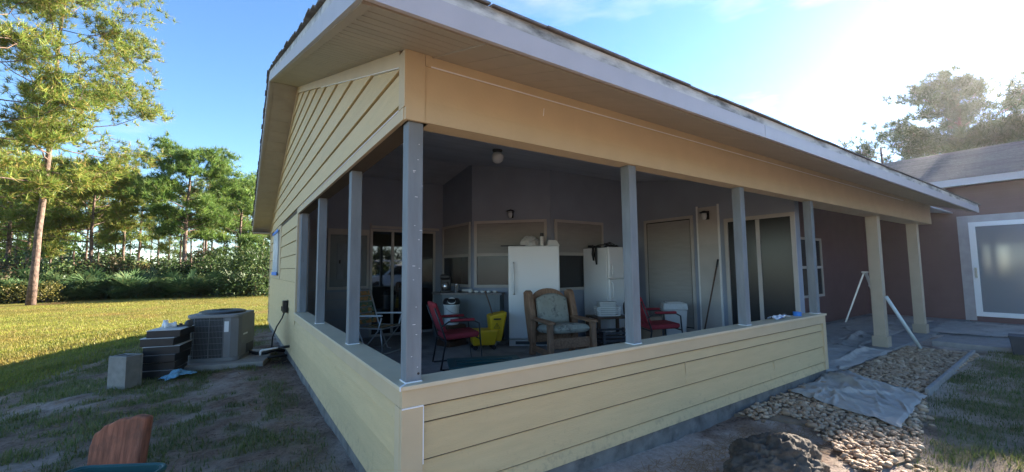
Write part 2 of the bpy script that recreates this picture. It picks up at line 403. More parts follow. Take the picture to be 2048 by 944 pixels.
# value noise -------------------------------------------------------
_perm = np.random.default_rng(3).random((256, 256))
def vnoise(x, y):
    x = np.asarray(x, float); y = np.asarray(y, float)
    xi = np.floor(x).astype(int); yi = np.floor(y).astype(int); fx = x - xi; fy = y - yi
    fx = fx * fx * (3 - 2 * fx); fy = fy * fy * (3 - 2 * fy)
    g = lambda a, b: _perm[a % 256, b % 256]
    return (g(xi, yi) * (1 - fx) + g(xi + 1, yi) * fx) * (1 - fy) + (g(xi, yi + 1) * (1 - fx) + g(xi + 1, yi + 1) * fx) * fy
def fbm(x, y, o=4):
    s = 0; a = 0.5; t = 0
    for k in range(o):
        s = s + a * vnoise(x * 2 ** k + 17 * k, y * 2 ** k + 31 * k); t += a; a *= 0.5
    return s / t
def sstep(a, b, x):
    t = np.clip((x - a) / (b - a), 0, 1); return t * t * (3 - 2 * t)

def gz(x, y):
    x = np.asarray(x, float); y = np.asarray(y, float)
    z = 0.15 - 0.6 * np.maximum(sstep(2.0, 6.0, -x), sstep(11.5, 19.0, y) * (x < 60))
    near = np.exp(-((x - 1) ** 2 + (y - 2) ** 2) / 160)
    z = z + (fbm(x * 1.7, y * 1.7) - 0.5) * 0.05 * (0.4 + near) + (fbm(x * 9, y * 9, 2) - 0.5) * 0.022 * near
    return z

# ------------------------------------------------------------------ ground
def _axis(lo, hi, fine, far):
    a = list(np.arange(lo, hi + 1e-6, fine)); s = fine; x = hi
    while x < far: s *= 1.25; x += s; a.append(x)
    s = fine; x = lo; pre = []
    while x > -far: s *= 1.25; x -= s; pre.append(x)
    return np.array(pre[::-1] + a)
gx = _axis(-7, 11, 0.07, 400); gy = _axis(-4, 13, 0.07, 400)
GX, GY = np.meshgrid(gx, gy)
GZ = gz(GX, GY)
gme = grid_mesh('ground', GX, GY, GZ)
def zones(x, y):
    """grass, pale sand, dark litter amounts"""
    n1 = fbm(x * 0.9 + 5, y * 0.9); n2 = fbm(x * 2.6 + 40, y * 2.6 + 9); n3 = fbm(x * 0.45, y * 0.45 + 70)
    left = (x < 0.1) | (y > 10.4)
    lawn = np.where(left, np.maximum(sstep(8.0, 9.6, y + 0.55 * (n1 - .5) * 4 + 0.45 * (-x - 2)), sstep(2.6, 4.2, -x + 1.8 * (n1 - .5)) * sstep(5.4, 7.4, y)), 0)
    n4 = fbm(x * 5.5 + 11, y * 5.5 + 3); n5 = fbm(x * 1.3 + 90, y * 1.3 + 33)
    patch = np.where(left, sstep(0.44, 0.58, .55 * n4 + .45 * n5) * 0.85 * sstep(.15, -.5, x), 0)
    sand_l = np.where(left, sstep(0.46, 0.62, .6 * n1 + .4 * n4) * 0.6, 0)
    right_grass = sstep(1.0, 1.5, -y + 0.9 * (n1 - .5) + 0.12 * np.clip(x - 3, 0, 4)) * sstep(0.3, 0.55, n2 + 0.12 * np.clip(x - 2.5, 0, 3))
    right_grass = right_grass * sstep(-3.6, -2.6, y) * (.35 + .65 * sstep(.40, .58, fbm(x * 2.2 + 61, y * 2.2 + 14)))
    grass = np.where(left & (y > -2), np.maximum(lawn, patch), np.where(y < 0.3, right_grass * 0.9, 0.2))
    grass = np.where(y > 12, np.maximum(grass, 0.8), grass)
    sand_r_bounce = np.maximum(np.where(~left, sstep(0.27, 0.48, n2) * sstep(-2.2, -0.6, y) * 0.95, 0), sstep(-2.7, -3.8, y) * (y > -30) * .55)  # last term: unseen pale sand added to bounce warm light
    sand = np.maximum(sand_l, sand_r_bounce) * (1 - lawn)
    dark = np.where(left, sstep(0.55, 0.0, -x - 0.15 - (n2 - .5)) * sstep(4.6, 5.4, y) * sstep(7.6, 6.6, y), 0)
    return grass, sand, dark, lawn, n3
zg, zs, zd, zl, zn3 = zones(GX, GY)
ca = gme.color_attributes.new('zone', 'FLOAT_COLOR', 'POINT')
ca.data.foreach_set('color', np.stack([zg, zs, zd, zl], -1).reshape(-1).astype(np.float32))
def ground_mat():
    mt, n, l, b = _mat('ground_soil_and_grass')
    at_ = n.new('ShaderNodeAttribute'); at_.attribute_name = 'zone'
    sep = n.new('ShaderNodeSeparateColor'); l.new(at_.outputs['Color'], sep.inputs[0])
    tc = n.new('ShaderNodeTexCoord')
    def noise(s, d=6, r=.6):
        q = n.new('ShaderNodeTexNoise'); q.inputs['Scale'].default_value = s; q.inputs['Detail'].default_value = d; q.inputs['Roughness'].default_value = r
        l.new(tc.outputs['Object'], q.inputs['Vector']); return q.outputs['Fac']
    def mix(f, a, bb):
        q = n.new('ShaderNodeMixRGB')
        for i, s in ((0, f), (1, a), (2, bb)):
            if isinstance(s, tuple): q.inputs[i].default_value = (*s, 1)
            else: l.new(s, q.inputs[i])
        return q.outputs[0]
    def ramp(f, a, bb):
        q = n.new('ShaderNodeMapRange'); q.inputs[1].default_value = a; q.inputs[2].default_value = bb; l.new(f, q.inputs[0]); return q.outputs[0]
    soil = mix(ramp(noise(5), .35, .65), (0.17, 0.11, 0.08), (0.33, 0.23, 0.17))
    soil = mix(ramp(noise(60, 3), .5, .7), soil, (0.26, 0.19, 0.15))
    soil = mix(ramp(noise(25, 8, .75), .52, .62), soil, (0.085, 0.052, 0.038))
    sand = mix(ramp(noise(22), .35, .65), (0.40, 0.325, 0.275), (0.56, 0.465, 0.40))
    c = mix(sep.outputs[1], soil, sand)
    c = mix(sep.outputs[2], c, (0.045, 0.026, 0.02))
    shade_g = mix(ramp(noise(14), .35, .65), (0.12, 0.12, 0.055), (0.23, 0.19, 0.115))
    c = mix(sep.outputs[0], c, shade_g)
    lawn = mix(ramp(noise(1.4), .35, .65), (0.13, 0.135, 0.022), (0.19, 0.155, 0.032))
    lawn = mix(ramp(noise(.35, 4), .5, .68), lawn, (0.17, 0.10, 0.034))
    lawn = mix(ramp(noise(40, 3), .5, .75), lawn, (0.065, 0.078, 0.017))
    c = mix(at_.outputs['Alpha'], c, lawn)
    l.new(c, b.inputs['Base Color']); b.inputs['Roughness'].default_value = 0.95; b.inputs['Specular IOR Level'].default_value = 0.15
    bp = n.new('ShaderNodeBump'); bp.inputs['Strength'].default_value = 0.9; bp.inputs['Distance'].default_value = 0.035
    l.new(noise(34, 6, .7), bp.inputs['Height']); l.new(bp.outputs[0], b.inputs['Normal'])
    return mt
ground = link('ground', gme, ground_mat(), kind='structure')

# ------------------------------------------------------------------ house
house = thing('house', 'yellow lap-sided house with open screened-porch corner and grey posts', 'house')
ZB, EXP = 0.28, 0.197            # siding bottom
CAPZ = 0.977
OPEN_Y = 4.68                    # end of the side opening
ENDX = 5.56                      # end of the front half wall
BEAM = 2.445
SL, SLB = 0.339, 0.375
YR = 5.2
def zs_(y): return 2.85 + SL * y if y <= YR else 2.85 + SL * YR - SLB * (y - YR)
YEND, YBACK = 10.3, 10.6

# slab and footing -----------------------------------------------------
fl = box('porch_floor', MT['concrete'], 0.02, 14.6, 0.02, 6.7, -0.1, 0.2, kind='structure')
ft = MB().box(0.012, ENDX - .012, 0.012, 0.02, -0.1, 0.30); ft.box(0.012, 0.02, 0.02, YEND, -0.1, 0.30); ft.box(0.02, ENDX-.012, 0.02, 0.13, 0.2, 0.30)
ft.build('footing', MT['footing'], house)

def board_x(x0, x1, z0, z1, parent, m='siding', y=0.0, t=0.014, name='siding_board'):
    """lap board on the front wall (faces -Y)"""
    z1 -= .0105  # gap widened so the dark core reads as lap shadow
    p = [(x0, y - .007, z0), (x1, y - .007, z0), (x1, y + t, z0), (x0, y + t, z0), (x0, y + .009, z1), (x1, y + .009, z1), (x1, y + t, z1), (x0, y + t, z1)]
    return MB().hexa(p).build(name, MT[m], parent)
def board_y(ya0, yb0, ya1, yb1, z0, z1, parent, m='siding', x=0.0, t=0.014, name='siding_board'):
    """lap board on the side wall (faces -X)"""
    z1 -= .013 if z1 < .95 else .005  # gap leaves a dark core strip as painted lap shadow
    p = [(x - .007, ya0, z0), (x + t, ya0, z0), (x + t, yb0, z0), (x - .007, yb0, z0), (x + .009, ya1, z1), (x + t, ya1, z1), (x + t, yb1, z1), (x + .009, yb1, z1)]
    return MB().hexa(p).build(name, MT[m], parent)

# front half wall
fw = MB().box(0.014, ENDX - .014, 0.014, 0.13, 0.30, 0.955).build('porch_half_wall', MT['lap_shade'], house)
for k, (z0, z1) in enumerate([(ZB, 0.376), (0.379, 0.568), (0.571, 0.766), (0.769, 0.856)]):
    if k == 2:
        board_x(0.112, 2.531, z0, z1, fw); board_x(2.534, ENDX - .078, z0, z1, fw)
    elif k == 1:
        board_x(0.112, 4.15, z0, z1, fw); board_x(4.153, ENDX - .078, z0, z1, fw)
    else: board_x(0.112, ENDX - .078, z0, z1, fw)
box('trim_board', MT['trim'], -.010, ENDX + .008, -0.012, 0.0135, 0.858, 0.953, fw, bevel=.002)
box('corner_trim', MT['trim'], -.012, 0.109, -0.014, 0.0135, ZB, 0.8565, fw, bevel=.002)
box('corner_trim', MT['trim'], ENDX - .075, ENDX + .010, -0.014, 0.0135, ZB, 0.8565, fw, bevel=.002)
box('end_panel', MT['trim'], ENDX - .0135, ENDX + .004, 0.0138, 0.132, ZB, 0.953, fw)
MB().bar((-.010, -.0150, .8575), (.109, -.0150, .8575), .005, .007).build('caulk_line', MT['caulk'], fw)
MB().bar((.1105, -.0125, .55), (.1105, -.0125, .8565), .006, .005).build('caulk_line', MT['caulk'], fw)
MB().bar((.1105, -.0125, .30), (.1105, -.0125, .42), .004, .004).build('caulk_line', MT['caulk'], fw)
for x in (2.5325, 4.1515): MB().bar((x, -.0005, .573 if x < 3 else .381), (x, -.0005, .764 if x < 3 else .566), .003, .004).build('caulk_line', MT['trim'], fw)

# side half wall + full side wall
sw = MB().box(0.014, 0.13, 0.131, OPEN_Y, 0.30, 0.955).build('porch_half_wall', MT['lap_shade'], house)
for k, (z0, z1) in enumerate([(ZB, 0.376), (0.379, 0.568), (0.571, 0.766), (0.769, 0.856)]):
    if k == 2:
        board_y(.095, 3.0, .095, 3.0, z0, z1, sw); board_y(3.003, OPEN_Y + .05, 3.003, OPEN_Y + .05, z0, z1, sw)
    else: board_y(.095, OPEN_Y + .05, .095, OPEN_Y + .05, z0, z1, sw)
box('trim_board', MT['trim'], -.012, 0.0135, .0137, OPEN_Y - .002, 0.858, 0.953, sw, bevel=.002)
box('corner_trim', MT['trim'], -.014, 0.0133, .0137, .092, ZB, 0.8565, sw, bevel=.002)

# sill caps with mitred corner
cap = MB().prism([(-.022, -.024), (.165, .160), (ENDX + .03, .160), (ENDX + .03, -.024)], 0.9535, CAPZ).build('sill_cap', MT['cap'], house, bevel=.003)
cap2 = MB().prism([(-.024, -.022), (-.024, OPEN_Y), (.160, OPEN_Y), (.160, .1565)], 0.9535, CAPZ - .001).build('sill_cap', MT['cap'], house, bevel=.003)
MB().bar((-.021, -.021, CAPZ + .001), (.045, .045, CAPZ + .001), .010, .004).build('caulk_line', MT['caulk'], cap)
MB().bar((-.024, -.026, .957), (-.024, -.026, CAPZ + .001), .010, .004).build('caulk_line', MT['caulk'], cap)

# posts
def post(x, y, w_=.089, h0=CAPZ, h1=BEAM, caulk=True, seed=0):
    o = MB().box(-w_ / 2, w_ / 2, -w_ / 2, w_ / 2, 0, h1 - h0 - .001).build('post', MT['post'], house, loc=(x, y, h0 + .0005), bevel=.004)
    if caulk:
        c = w_ / 2 + .004
        q = MB().box(-c, c, -c, -w_ / 2 + .001, 0, .007).box(-c, -w_ / 2 + .001, -w_ / 2 + .0011, c, 0, .0065)
        q.build('caulk_bead', MT['caulk'], o, bevel=.001)
    return o
PF = [0.068, 1.95, 3.72, 5.50]
p0 = post(PF[0], 0.068)
rs = random.Random(4)
for i in range(17):            # staples left in the corner post
    z = .05 + 1.38 * (i + rs.random() * 1.6) / 17.6
    wd = rs.choice([.003, .004, .008]); x = rs.gauss(.004, .016)
    if i % 3 == 0: x += .02
    MB().box(x - wd, x + wd, -.0465, -.0444, z, z + .0022).build('staple', MT['caulk'], p0)
MB().lathe([(0, 0), (.007, 0), (.007, .002), (0, .002)], 12, (.026, -.0462, .045), 'y').build('knot_hole', MT['black'], p0)
for x in PF[1:]: post(x, 0.075)
for y in (1.47, 3.08): post(0.075, y)
box('jamb_post', MT['post'], .035, .125, OPEN_Y - .10, OPEN_Y - .012, CAPZ + .001, BEAM - .001, house, bevel=.003)

# front beam -----------------------------------------------------------
bmx = 11.45
beam = box('front_beam', MT['trim'], 0.0137, bmx, 0.0137, 0.14, BEAM, 2.93, house)
box('trim_board', MT['trim'], .112, bmx, -.004, .0135, BEAM - .002, 2.569, beam)
b2 = box('siding_board', MT['trim'], .112, bmx, 0.0, .0135, 2.5705, 2.779, beam)
box('frieze_board', MT['trim'], .112, bmx, -.010, .0135, 2.782, 2.875, beam)
MB().bar((.145, -.0105, 2.7805), (9.5, -.0105, 2.7805), .004, .007).build('caulk_line', MT['caulk'], beam)
box('corner_trim', MT['trim'], -.006, .110, -.009, .0135, BEAM - .004, 2.875, beam, bevel=.002)
MB().bar((.985, -.002, 2.66), (.992, -.002, 2.715), .007, .003).build('caulk_smear', MT['caulk'], beam)

# side wall / gable ------------------------------------------------------
gab = MB().side([(0.0137, BEAM), (OPEN_Y, BEAM), (OPEN_Y, .30), (YEND, .30), (YEND, zs_(YEND) + .03), (YR, zs_(YR) + .03), (0.0137, zs_(0.0137) + .03)], .0137, .14).build('gable_wall', MT['lap_shade'], house)
FZ = 0.105
def yl(z): return max(.094, (z - (2.85 - FZ)) / SL)
def yr(z):
    return min(YEND - .06, YR + (zs_(YR) - FZ - z) / SLB)
# beam trim along the opening
box('trim_board', MT['trim'], -.012, .0135, .0137, OPEN_Y + .08, BEAM - .003, 2.512, gab, bevel=.002)
MB().bar((-.010, .09, 2.5145), (-.010, OPEN_Y + .02, 2.5145), .014, .006).build('caulk_line', MT['caulk'], gab)
box('corner_trim', MT['trim'], -.013, .0133, -.0085, .092, 2.5135 , zs_(0) , gab, bevel=.002)
box('jamb_trim', MT['trim'], -.013, .0133, OPEN_Y - .012, OPEN_Y + .078, CAPZ + .002, BEAM - .0035, gab, bevel=.002)
box('jamb_liner', MT['innertrim'], .0136, .145, OPEN_Y - .012, OPEN_Y - .0005, CAPZ + .002, BEAM - .002, gab)
z = 2.518; first = True
zl_ = [2.518, 2.555] + [2.555 + .2155 * k for k in range(1, 11)]
for z0, z1 in zip(zl_[:-1], zl_[1:]):
    top = zs_(YR) - FZ
    if z0 > top - .03: break
    z1 = min(z1, top) - .003
    ya0, yb0, ya1, yb1 = yl(z0), yr(z0), yl(z1), yr(z1)
    if z0 < 2.55: yb0 = yb1 = OPEN_Y + .08
    yj = 1.6 + ((z0 * 7.3) % 1) * 5.2
    if z0 > 2.55 and max(ya0, ya1) + .3 < yj < min(yb0, yb1) - .3:
        board_y(ya0, yj - .0015, ya1, yj - .0015, z0, z1, gab); board_y(yj + .0015, yb0, yj + .0015, yb1, z0, z1, gab)
    else: board_y(ya0, yb0, ya1, yb1, z0, z1, gab)
# lower courses behind the porch opening
zz = [ZB, .376, .571, .768] + [.768 + .2155 * k for k in range(1, 9)]
for i, (z0, z1) in enumerate(zip(zz[:-1], zz[1:])):
    y0 = OPEN_Y + .0525 if z1 < .97 else OPEN_Y + .081
    z1 = min(z1, 2.549) - .003
    board_y(y0, YEND - .06, y0, YEND - .06, z0, z1, gab)
box('corner_trim', MT['trim'], -.013, .0133, YEND - .058, YEND + .01, ZB, zs_(YEND) - .01, gab, bevel=.002)
# sloped frieze boards
def slope_y(name, m, ya, yb, dz0, dz1, x0, x1, parent, bevel=0):
    a, b = zs_(ya), zs_(yb)
    return MB().side([(ya, a + dz0), (yb, b + dz0), (yb, b + dz1), (ya, a + dz1)], x0, x1).build(name, m, parent, bevel=bevel)
slope_y('frieze_board', MT['trim'], .093, YR, -FZ + .003, .005, -.012, .0131, gab)
slope_y('frieze_board', MT['trim'], YR + .001, YEND, -FZ + .003, .005, -.012, .0131, gab)
slope_y('caulk_line', MT['caulk'], .1, 2.9, -FZ - .003, -FZ + .0025, -.0125, .009, gab)

# taped-over window on the side wall
wnd = thing_w = MB().box(-.012, .010, 7.36, 9.2, 1.42, 2.53).build('window', MT['trim'], house)
box('frame', MT['innertrim'], -.022, -.0125, 7.62, 8.96, 1.52, 2.45, wnd)
Xg = np.linspace(7.66, 8.92, 40); Zg = np.linspace(1.56, 2.42, 40); A, B = np.meshgrid(Xg, Zg)
link('plastic_sheet', grid_mesh('plastic_sheet', -.026 - .02 * fbm(A * 5, B * 3), A, B), MT['film'], wnd)
for (y0, z0, y1, z1) in ((7.60, 2.40, 8.98, 2.46), (7.60, 1.49, 8.98, 1.56)):
    box('blue_tape', MT['blue'], -.052, -.046, y0, y1, z0, z1, wnd)

# soffits ------------------------------------------------------------------
OV, OE = -0.4, -0.65             # rake and eave overhang
sof = MB().side([(OE + .02, zs_(OE + .02) + .004), (YR, zs_(YR) + .004), (YBACK - .02, zs_(YBACK - .02) + .004), (YBACK - .02, zs_(YBACK - .02) + .03), (YR, zs_(YR) + .03), (OE + .02, zs_(OE + .02) + .03)], OV + .02, 0.0).build('soffit', MT['soffit'], house)
y = OE + .03
while y < YBACK - .1:
    wd = .098 if y < YR else .30
    if y < YR < y + wd: y = YR + .002; continue
    y2 = min(y + wd - .006, YBACK - .025)
    x1 = .15 if y2 < -.012 else -.0125
    a, b = zs_(y), zs_(y2)
    MB().side([(y, a - .006), (y2, b - .006), (y2, b + .0035), (y, a + .0035)], OV + .045, x1).build('soffit_panel', MT['soffit'], sof)
    y += wd
slope_y('soffit_channel', MT['soffit'], OE + .03, YR - .002, -.012, .003, OV + .001, OV + .043, sof)
slope_y('soffit_channel', MT['soffit'], YR + .002, YBACK - .03, -.012, .003, OV + .001, OV + .043, sof)
ROOFX = 11.6
sof2 = MB().side([(OE + .02, zs_(OE + .02) + .004), (-.0105, zs_(-.0105) + .004), (-.0105, zs_(-.0105) + .03), (OE + .02, zs_(OE + .02) + .03)], .001, ROOFX - .02).build('soffit', MT['soffit'], house)
x = .165
while x < ROOFX - .3:
    x2 = x + .152
    ya, yb = OE + .03, -.0125
    MB().side([(ya, zs_(ya) - .006), (yb, zs_(yb) - .006), (yb, zs_(yb) + .0035), (ya, zs_(ya) + .0035)], x, x2 - .004).build('soffit_panel', MT['soffit'], sof2)
    x = x2
MB().side([(OE + .03, zs_(OE + .03) - .011), (-.012, zs_(-.012) - .011), (-.012, zs_(-.012) + .003), (OE + .03, zs_(OE + .03) + .003)], .151, .163).build('soffit_channel', MT['soffit'], sof2)
# underside of the far eave end
box('eave_return', MT['soffit'], OV + .003, -.01, YEND + .012, YBACK - .001, zs_(YBACK) - .03, zs_(YBACK) - .002, sof)

# fascia + stained drip board --------------------------------------------
FH, DH = 0.098, 0.062
fz = zs_(OE)
for xa, xb in ((OV - .02, 2.72), (2.723, 6.38), (6.383, 9.9), (9.903, ROOFX)): box('fascia', MT['fascia'], xa, xb, OE - .02 - .001 * (xa > 2 and xa < 7), OE, fz - .006, fz + FH, house)
drp = box('drip_board', MT['drip'], OV - .020, ROOFX, OE - .014, OE + .02, fz + FH + .003, fz + FH + DH, house)
def rake(name, m, ya, yb, d0, d1, x0, x1):
    return slope_y(name, m, ya, yb, d0, d1, x0, x1, house)
rake('fascia', MT['fascia'], OE + .0005, YR, -.008, FH, OV - .02, OV)
rake('fascia', MT['fascia'], YR + .0005, YBACK, -.008, FH, OV - .02, OV)
rake('drip_board', MT['drip'], OE + .0005, YR, FH + .003, FH + DH, OV - .014, OV + .02)
rake('drip_board', MT['drip'], YR + .0005, YBACK, FH + .003, FH + DH, OV - .014, OV + .02)
# roof deck
def roof_slab(name, ya, yb, x0, x1, d0, d1, parent, m):
    return slope_y(name, m, ya, yb, d0, d1, x0, x1, parent)
roof = MB().side([(OE + .001, zs_(OE) + .032), (YR, zs_(YR) + .032), (YBACK - .001, zs_(YBACK) + .032), (YBACK - .001, zs_(YBACK) + FH + DH), (YR, zs_(YR) + FH + DH), (OE + .001, zs_(OE) + FH + DH)], OV + .0205, ROOFX).build('roof', MT['shingle'], house)
rr = random.Random(11)
# shingle courses along the rake edge and eave edge (each one a tab)
def shingle(ya, yb, x0, x1, lift):
    d = FH + DH
    a, b = zs_(ya), zs_(yb)
    return MB().side([(ya, a + d + lift), (yb, b + d + .001), (yb, b + d + .010), (ya, a + d + lift + .010)], x0, x1).build('shingle', MT['shingle'], roof)
y = OE - .03
while y < YR - .1:
    y2 = min(y + .145, YR)
    shingle(y, y2 + .0, OV - .035 - rr.random() * .018, OV + .55, .008 + rr.random() * .008)
    y += .145
y = YR
while y < YBACK - .05:
    y2 = y + .145; d = FH + DH
    MB().side([(y, zs_(y) + d + .001), (y2, zs_(y2) + d + .012), (y2, zs_(y2) + d + .022), (y, zs_(y) + d + .011)], OV - .035 - rr.random() * .018, OV + .5).build('shingle', MT['shingle'], roof)
    y += .145
x = OV + .56
while x < ROOFX:
    wd = .30 + rr.random() * .03
    for r_ in range(3):
        shingle(OE - .03 + .145 * r_ - rr.random() * .010, OE - .03 + .145 * (r_ + 1), x + .1 * (r_ % 2), x + .1 * (r_ % 2) + wd - .006, .008 + rr.random() * .006)
    x += wd
# ceiling of the porch ------------------------------------------------------
def zc(y): return 2.867 + .167 * y if y <= 5.3 else 2.867 + .167 * 5.3 - .15 * (y - 5.3)
MT['ceil'] = mat('beadboard_ceiling', (0.44, 0.47, 0.53), 0.6, var=0.06, scale=3, bump=0.2)
for ya, yb in ((.1405, 5.3), (5.3005, 6.75)):
    cb = MB().side([(ya, zc(ya) + .02), (yb, zc(yb) + .02), (yb, zc(yb) + .03), (ya, zc(ya) + .03)], .1405, 6.6).build('ceiling', MT['ceil'], house)
    y = ya
    while y < yb - .05:
        y2 = min(y + .13, yb) - .006
        MB().side([(y, zc(y)), (y2, zc(y2)), (y2, zc(y2) + .0195), (y, zc(y) + .0195)], .141, 6.55).build('ceiling_board', MT['ceil'], cb)
        y += .13
MB().side([(.1405, zc(.14)), (1.95, zc(1.95)), (1.95, zc(1.95) + .03), (.1405, zc(.14) + .03)], 6.6005, 14.6).build('ceiling', MT['ceil'], house)

# inner walls ----------------------------------------------------------------
YB = 6.6                                     # back wall by the sliding door
bw_ = box('back_wall', MT['innerpaint'], .141, 3.25, YB, YB + .1, .2, 3.75, house)
k = 0; z = .22
while z < 2.45:
    for (xa, xb) in ((.145, .74), (1.56, 1.60)):
        board_x(xa, xb, z, z + .192, bw_, 'innerwall', YB - .0145)
    board_x(.7405, 1.5595, z, min(z + .192, 1.16), bw_, 'innerwall', YB - .0145) if z < 1.1 else None
    z += .197
lf = box('bay_side_wall', MT['innerpaint'], 3.23, 3.33, 5.18, YB - .0005, .2, 3.85, house)
ch = MB().prism([(3.2295, 5.1705), (4.36, 4.04), (4.43, 4.11), (3.30, 5.24)], .2, 3.85).build('bay_corner_wall', MT['innerpaint'], house)
rf = box('bay_front_wall', MT['innerpaint'], 4.361, 6.5, 4.03, 4.13, .2, 3.85, house)
rw = box('east_wall', MT['innerpaint'], 6.5, 6.65, .62, 4.0295, .2, 3.5, house)
fwall = box('front_entry_wall', MT['wingwall'], 6.651, 14.5, 1.95, 2.1, .2, 3.4, house)
box('side_wall_lining', MT['innerpaint'], .1405, .16, OPEN_Y + .001, YB - .015, .2, 3.6, house)

def window_at(parent, O, U, w_, z0, z1, split, upper='blind', frame='innertrim', fw_=.055, nm='window', glass='pane2'):
    """framed window in a wall: O start point, U unit direction along the wall, outward normal is to the right of U reversed"""
    U = Vector((U[0], U[1], 0)).normalized(); N = Vector((U.y, -U.x, 0))
    ang = math.atan2(U.y, U.x)
    wo = MB().box(0, w_, -.006, -.001, z0, z1).build(nm, MT[glass], parent, loc=(O[0], O[1], 0), rot=(0, 0, ang))
    for a_ in (-fw_, w_): MB().box(a_, a_ + fw_, -.03, -.0005, z0 - fw_, z1 + fw_).build('jamb', MT[frame], wo)
    MB().box(.0005, w_ - .0005, -.03, -.0005, z1 + .0005, z1 + fw_).build('head', MT[frame], wo)
    MB().box(.0005, w_ - .0005, -.035, -.0005, z0 - fw_, z0 - .0005).build('sill', MT[frame], wo)
    if split:
        MB().box(.0005, w_ - .0005, -.024, -.0065, split - .03, split + .03).build('meeting_rail', MT[frame], wo)
        if upper: MB().box(.004, w_ - .004, -.014, -.0065, split + .0305, z1 - .004).build('blind', MT[upper], wo)
    return wo
# bay windows (upper half behind a pale shade)
window_at(lf, (3.23, 6.52), (0, -1), 1.22, 1.27, 2.50, 1.87)
u45 = (1, -1)
window_at(ch, (3.3, 5.1), u45, 1.37, 1.27, 2.50, 1.87)
window_at(rf, (4.50, 4.03), (1, 0), 1.24, 1.20, 2.50, 1.87)
# tall windows and door on the east wall
ew = window_at(rw, (6.5, 3.42), (0, -1), 1.02, .42, 2.52, None)
MB().box(.02, 1.0, -.016, -.0065, .44, 2.50).build('blind', MT['blind'], ew)
plw = MB().box(6.485, 6.4995, 1.86, 2.24, .22, 2.70).build('narrow_siding_panel', MT['innertrim'], rw)
for y in (1.845, 2.255): box('panel_trim', MT['whitep'], 6.475, 6.4995, y - .014, y + .014, .22, 2.73, plw)
z = .24
while z < 2.6:
    p = [(6.474, 1.861, z), (6.4848, 1.861, z), (6.4848, 2.239, z), (6.474, 2.239, z), (6.480, 1.861, z + .19), (6.4848, 1.861, z + .19), (6.4848, 2.239, z + .19), (6.480, 2.239, z + .19)]
    MB().hexa(p).build('siding_board', MT['innertrim'], plw); z += .197
ed = window_at(rw, (6.5, 1.68), (0, -1), 1.0, .26, 2.38, None, fw_=.06, nm='sliding_door')
MB().box(.47, .53, -.02, -.0065, .265, 2.375).build('door_stile', MT['innertrim'], ed)
# sliding glass door on the back wall
sdm = window_at(bw_, (1.62, YB), (1, 0), 1.36, .25, 2.40, None, fw_=.05, frame='innertrim', nm='sliding_door', glass='pane')
MB().box(.40, .455, -.022, -.0065, .255, 2.395).build('door_stile', MT['innertrim'], sdm)
MB().box(-.03, 1.5, -.03, -.001, 2.47, 2.52).build('door_head_trim', MT['innertrim'], sdm)
# electrical panel recess with pale trim
pn = box('electrical_panel', MT['cabinet'], .79, 1.50, YB - .035, YB - .0005, 1.26, 2.30, house, bevel=.003)
box('panel_door', MT['post'], .92, 1.42, YB - .046, YB - .0352, 1.40, 2.12, pn, bevel=.003)
box('latch', MT['black'], .955, .985, YB - .055, YB - .0462, 1.72, 1.79, pn)
for (x0, x1, z0, z1) in ((.745, .788, 1.20, 2.42), (1.502, 1.545, 1.20, 2.42), (.7885, 1.5015, 1.20, 1.255), (.7885, 1.5015, 2.305, 2.42)):
    box('panel_trim', MT['innertrim'], x0, x1, YB - .045, YB - .0004, z0, z1, pn)
# entry side of the house (behind the columns)
window_at(fwall, (7.6, 1.95), (1, 0), .9, .25, 2.3, None, nm='entry_door', fw_=.07)
window_at(fwall, (9.6, 1.95), (1, 0), 1.6, .9, 2.2, 1.55, None)

# columns with base blocks
def column(x, y):
    c = MB().box(-.08, .08, -.08, .08, .18, BEAM - .2 - .001).build('column', MT['column'], house, loc=(x, y, .2), bevel=.004)
    MB().box(-.105, .105, -.105, .105, 0.001, .1795).build('column_base', MT['column'], c, bevel=.006)
    return c
column(8.5, .2); column(10.95, .2)
box('breezeway_beam', MT['trim'], 6.0, 11.4, .1405, .30, BEAM, 2.86, house)

# ------------------------------------------------------------------ wing
wing = thing('house_wing', 'low shingled wing with white framed glass door beyond the columns', 'house wing')
WX = 14.5
ww = box('wing_wall', MT['wingwall'], WX, WX + .15, -9, 6, 0.1, 3.62, wing)
z = .2
while z < 3.5:
    for (ya, yb) in ((-9, -2.62), (.05, 6)):
        if z + .197 > 2.68 : break
        p = [(WX - .014, ya, z), (WX - .0005, ya, z), (WX - .0005, yb, z), (WX - .014, yb, z), (WX - .006, ya, z + .194), (WX - .0005, ya, z + .194), (WX - .0005, yb, z + .194), (WX - .006, yb, z + .194)]
        MB().hexa(p).build('siding_board', MT['wingwall'], ww)
    if z + .197 > 2.68:
        p = [(WX - .014, -9, z), (WX - .0005, -9, z), (WX - .0005, 6, z), (WX - .014, 6, z), (WX - .006, -9, z + .194), (WX - .0005, -9, z + .194), (WX - .0005, 6, z + .194), (WX - .006, 6, z + .194)]
        MB().hexa(p).build('siding_board', MT['wingwall'], ww)
    z += .197
wd_ = window_at(ww, (WX, -.22), (0, -1), 2.15, .42, 2.52, None, frame='white', fw_=.11, nm='glass_door', glass='pane3')
MB().box(-.30, -.1105, -.02, -.0005, .2, 2.80).build('door_casing', MT['wingtrim'], wd_)
MB().box(-.1103, 2.2598, -.02, -.0005, 2.6305, 2.80).build('door_casing', MT['wingtrim'], wd_)
MB().box(2.2602, 2.45, -.02, -.0005, .2, 2.80).build('door_casing', MT['wingtrim'], wd_)
MB().box(-.07, -.03, -.06, -.0305, 1.25, 1.5).build('door_handle', MT['silver'], wd_)
MB().box(1.04, 1.12, -.028, -.0065, .425, 2.515).build('door_stile', MT['white'], wd_)
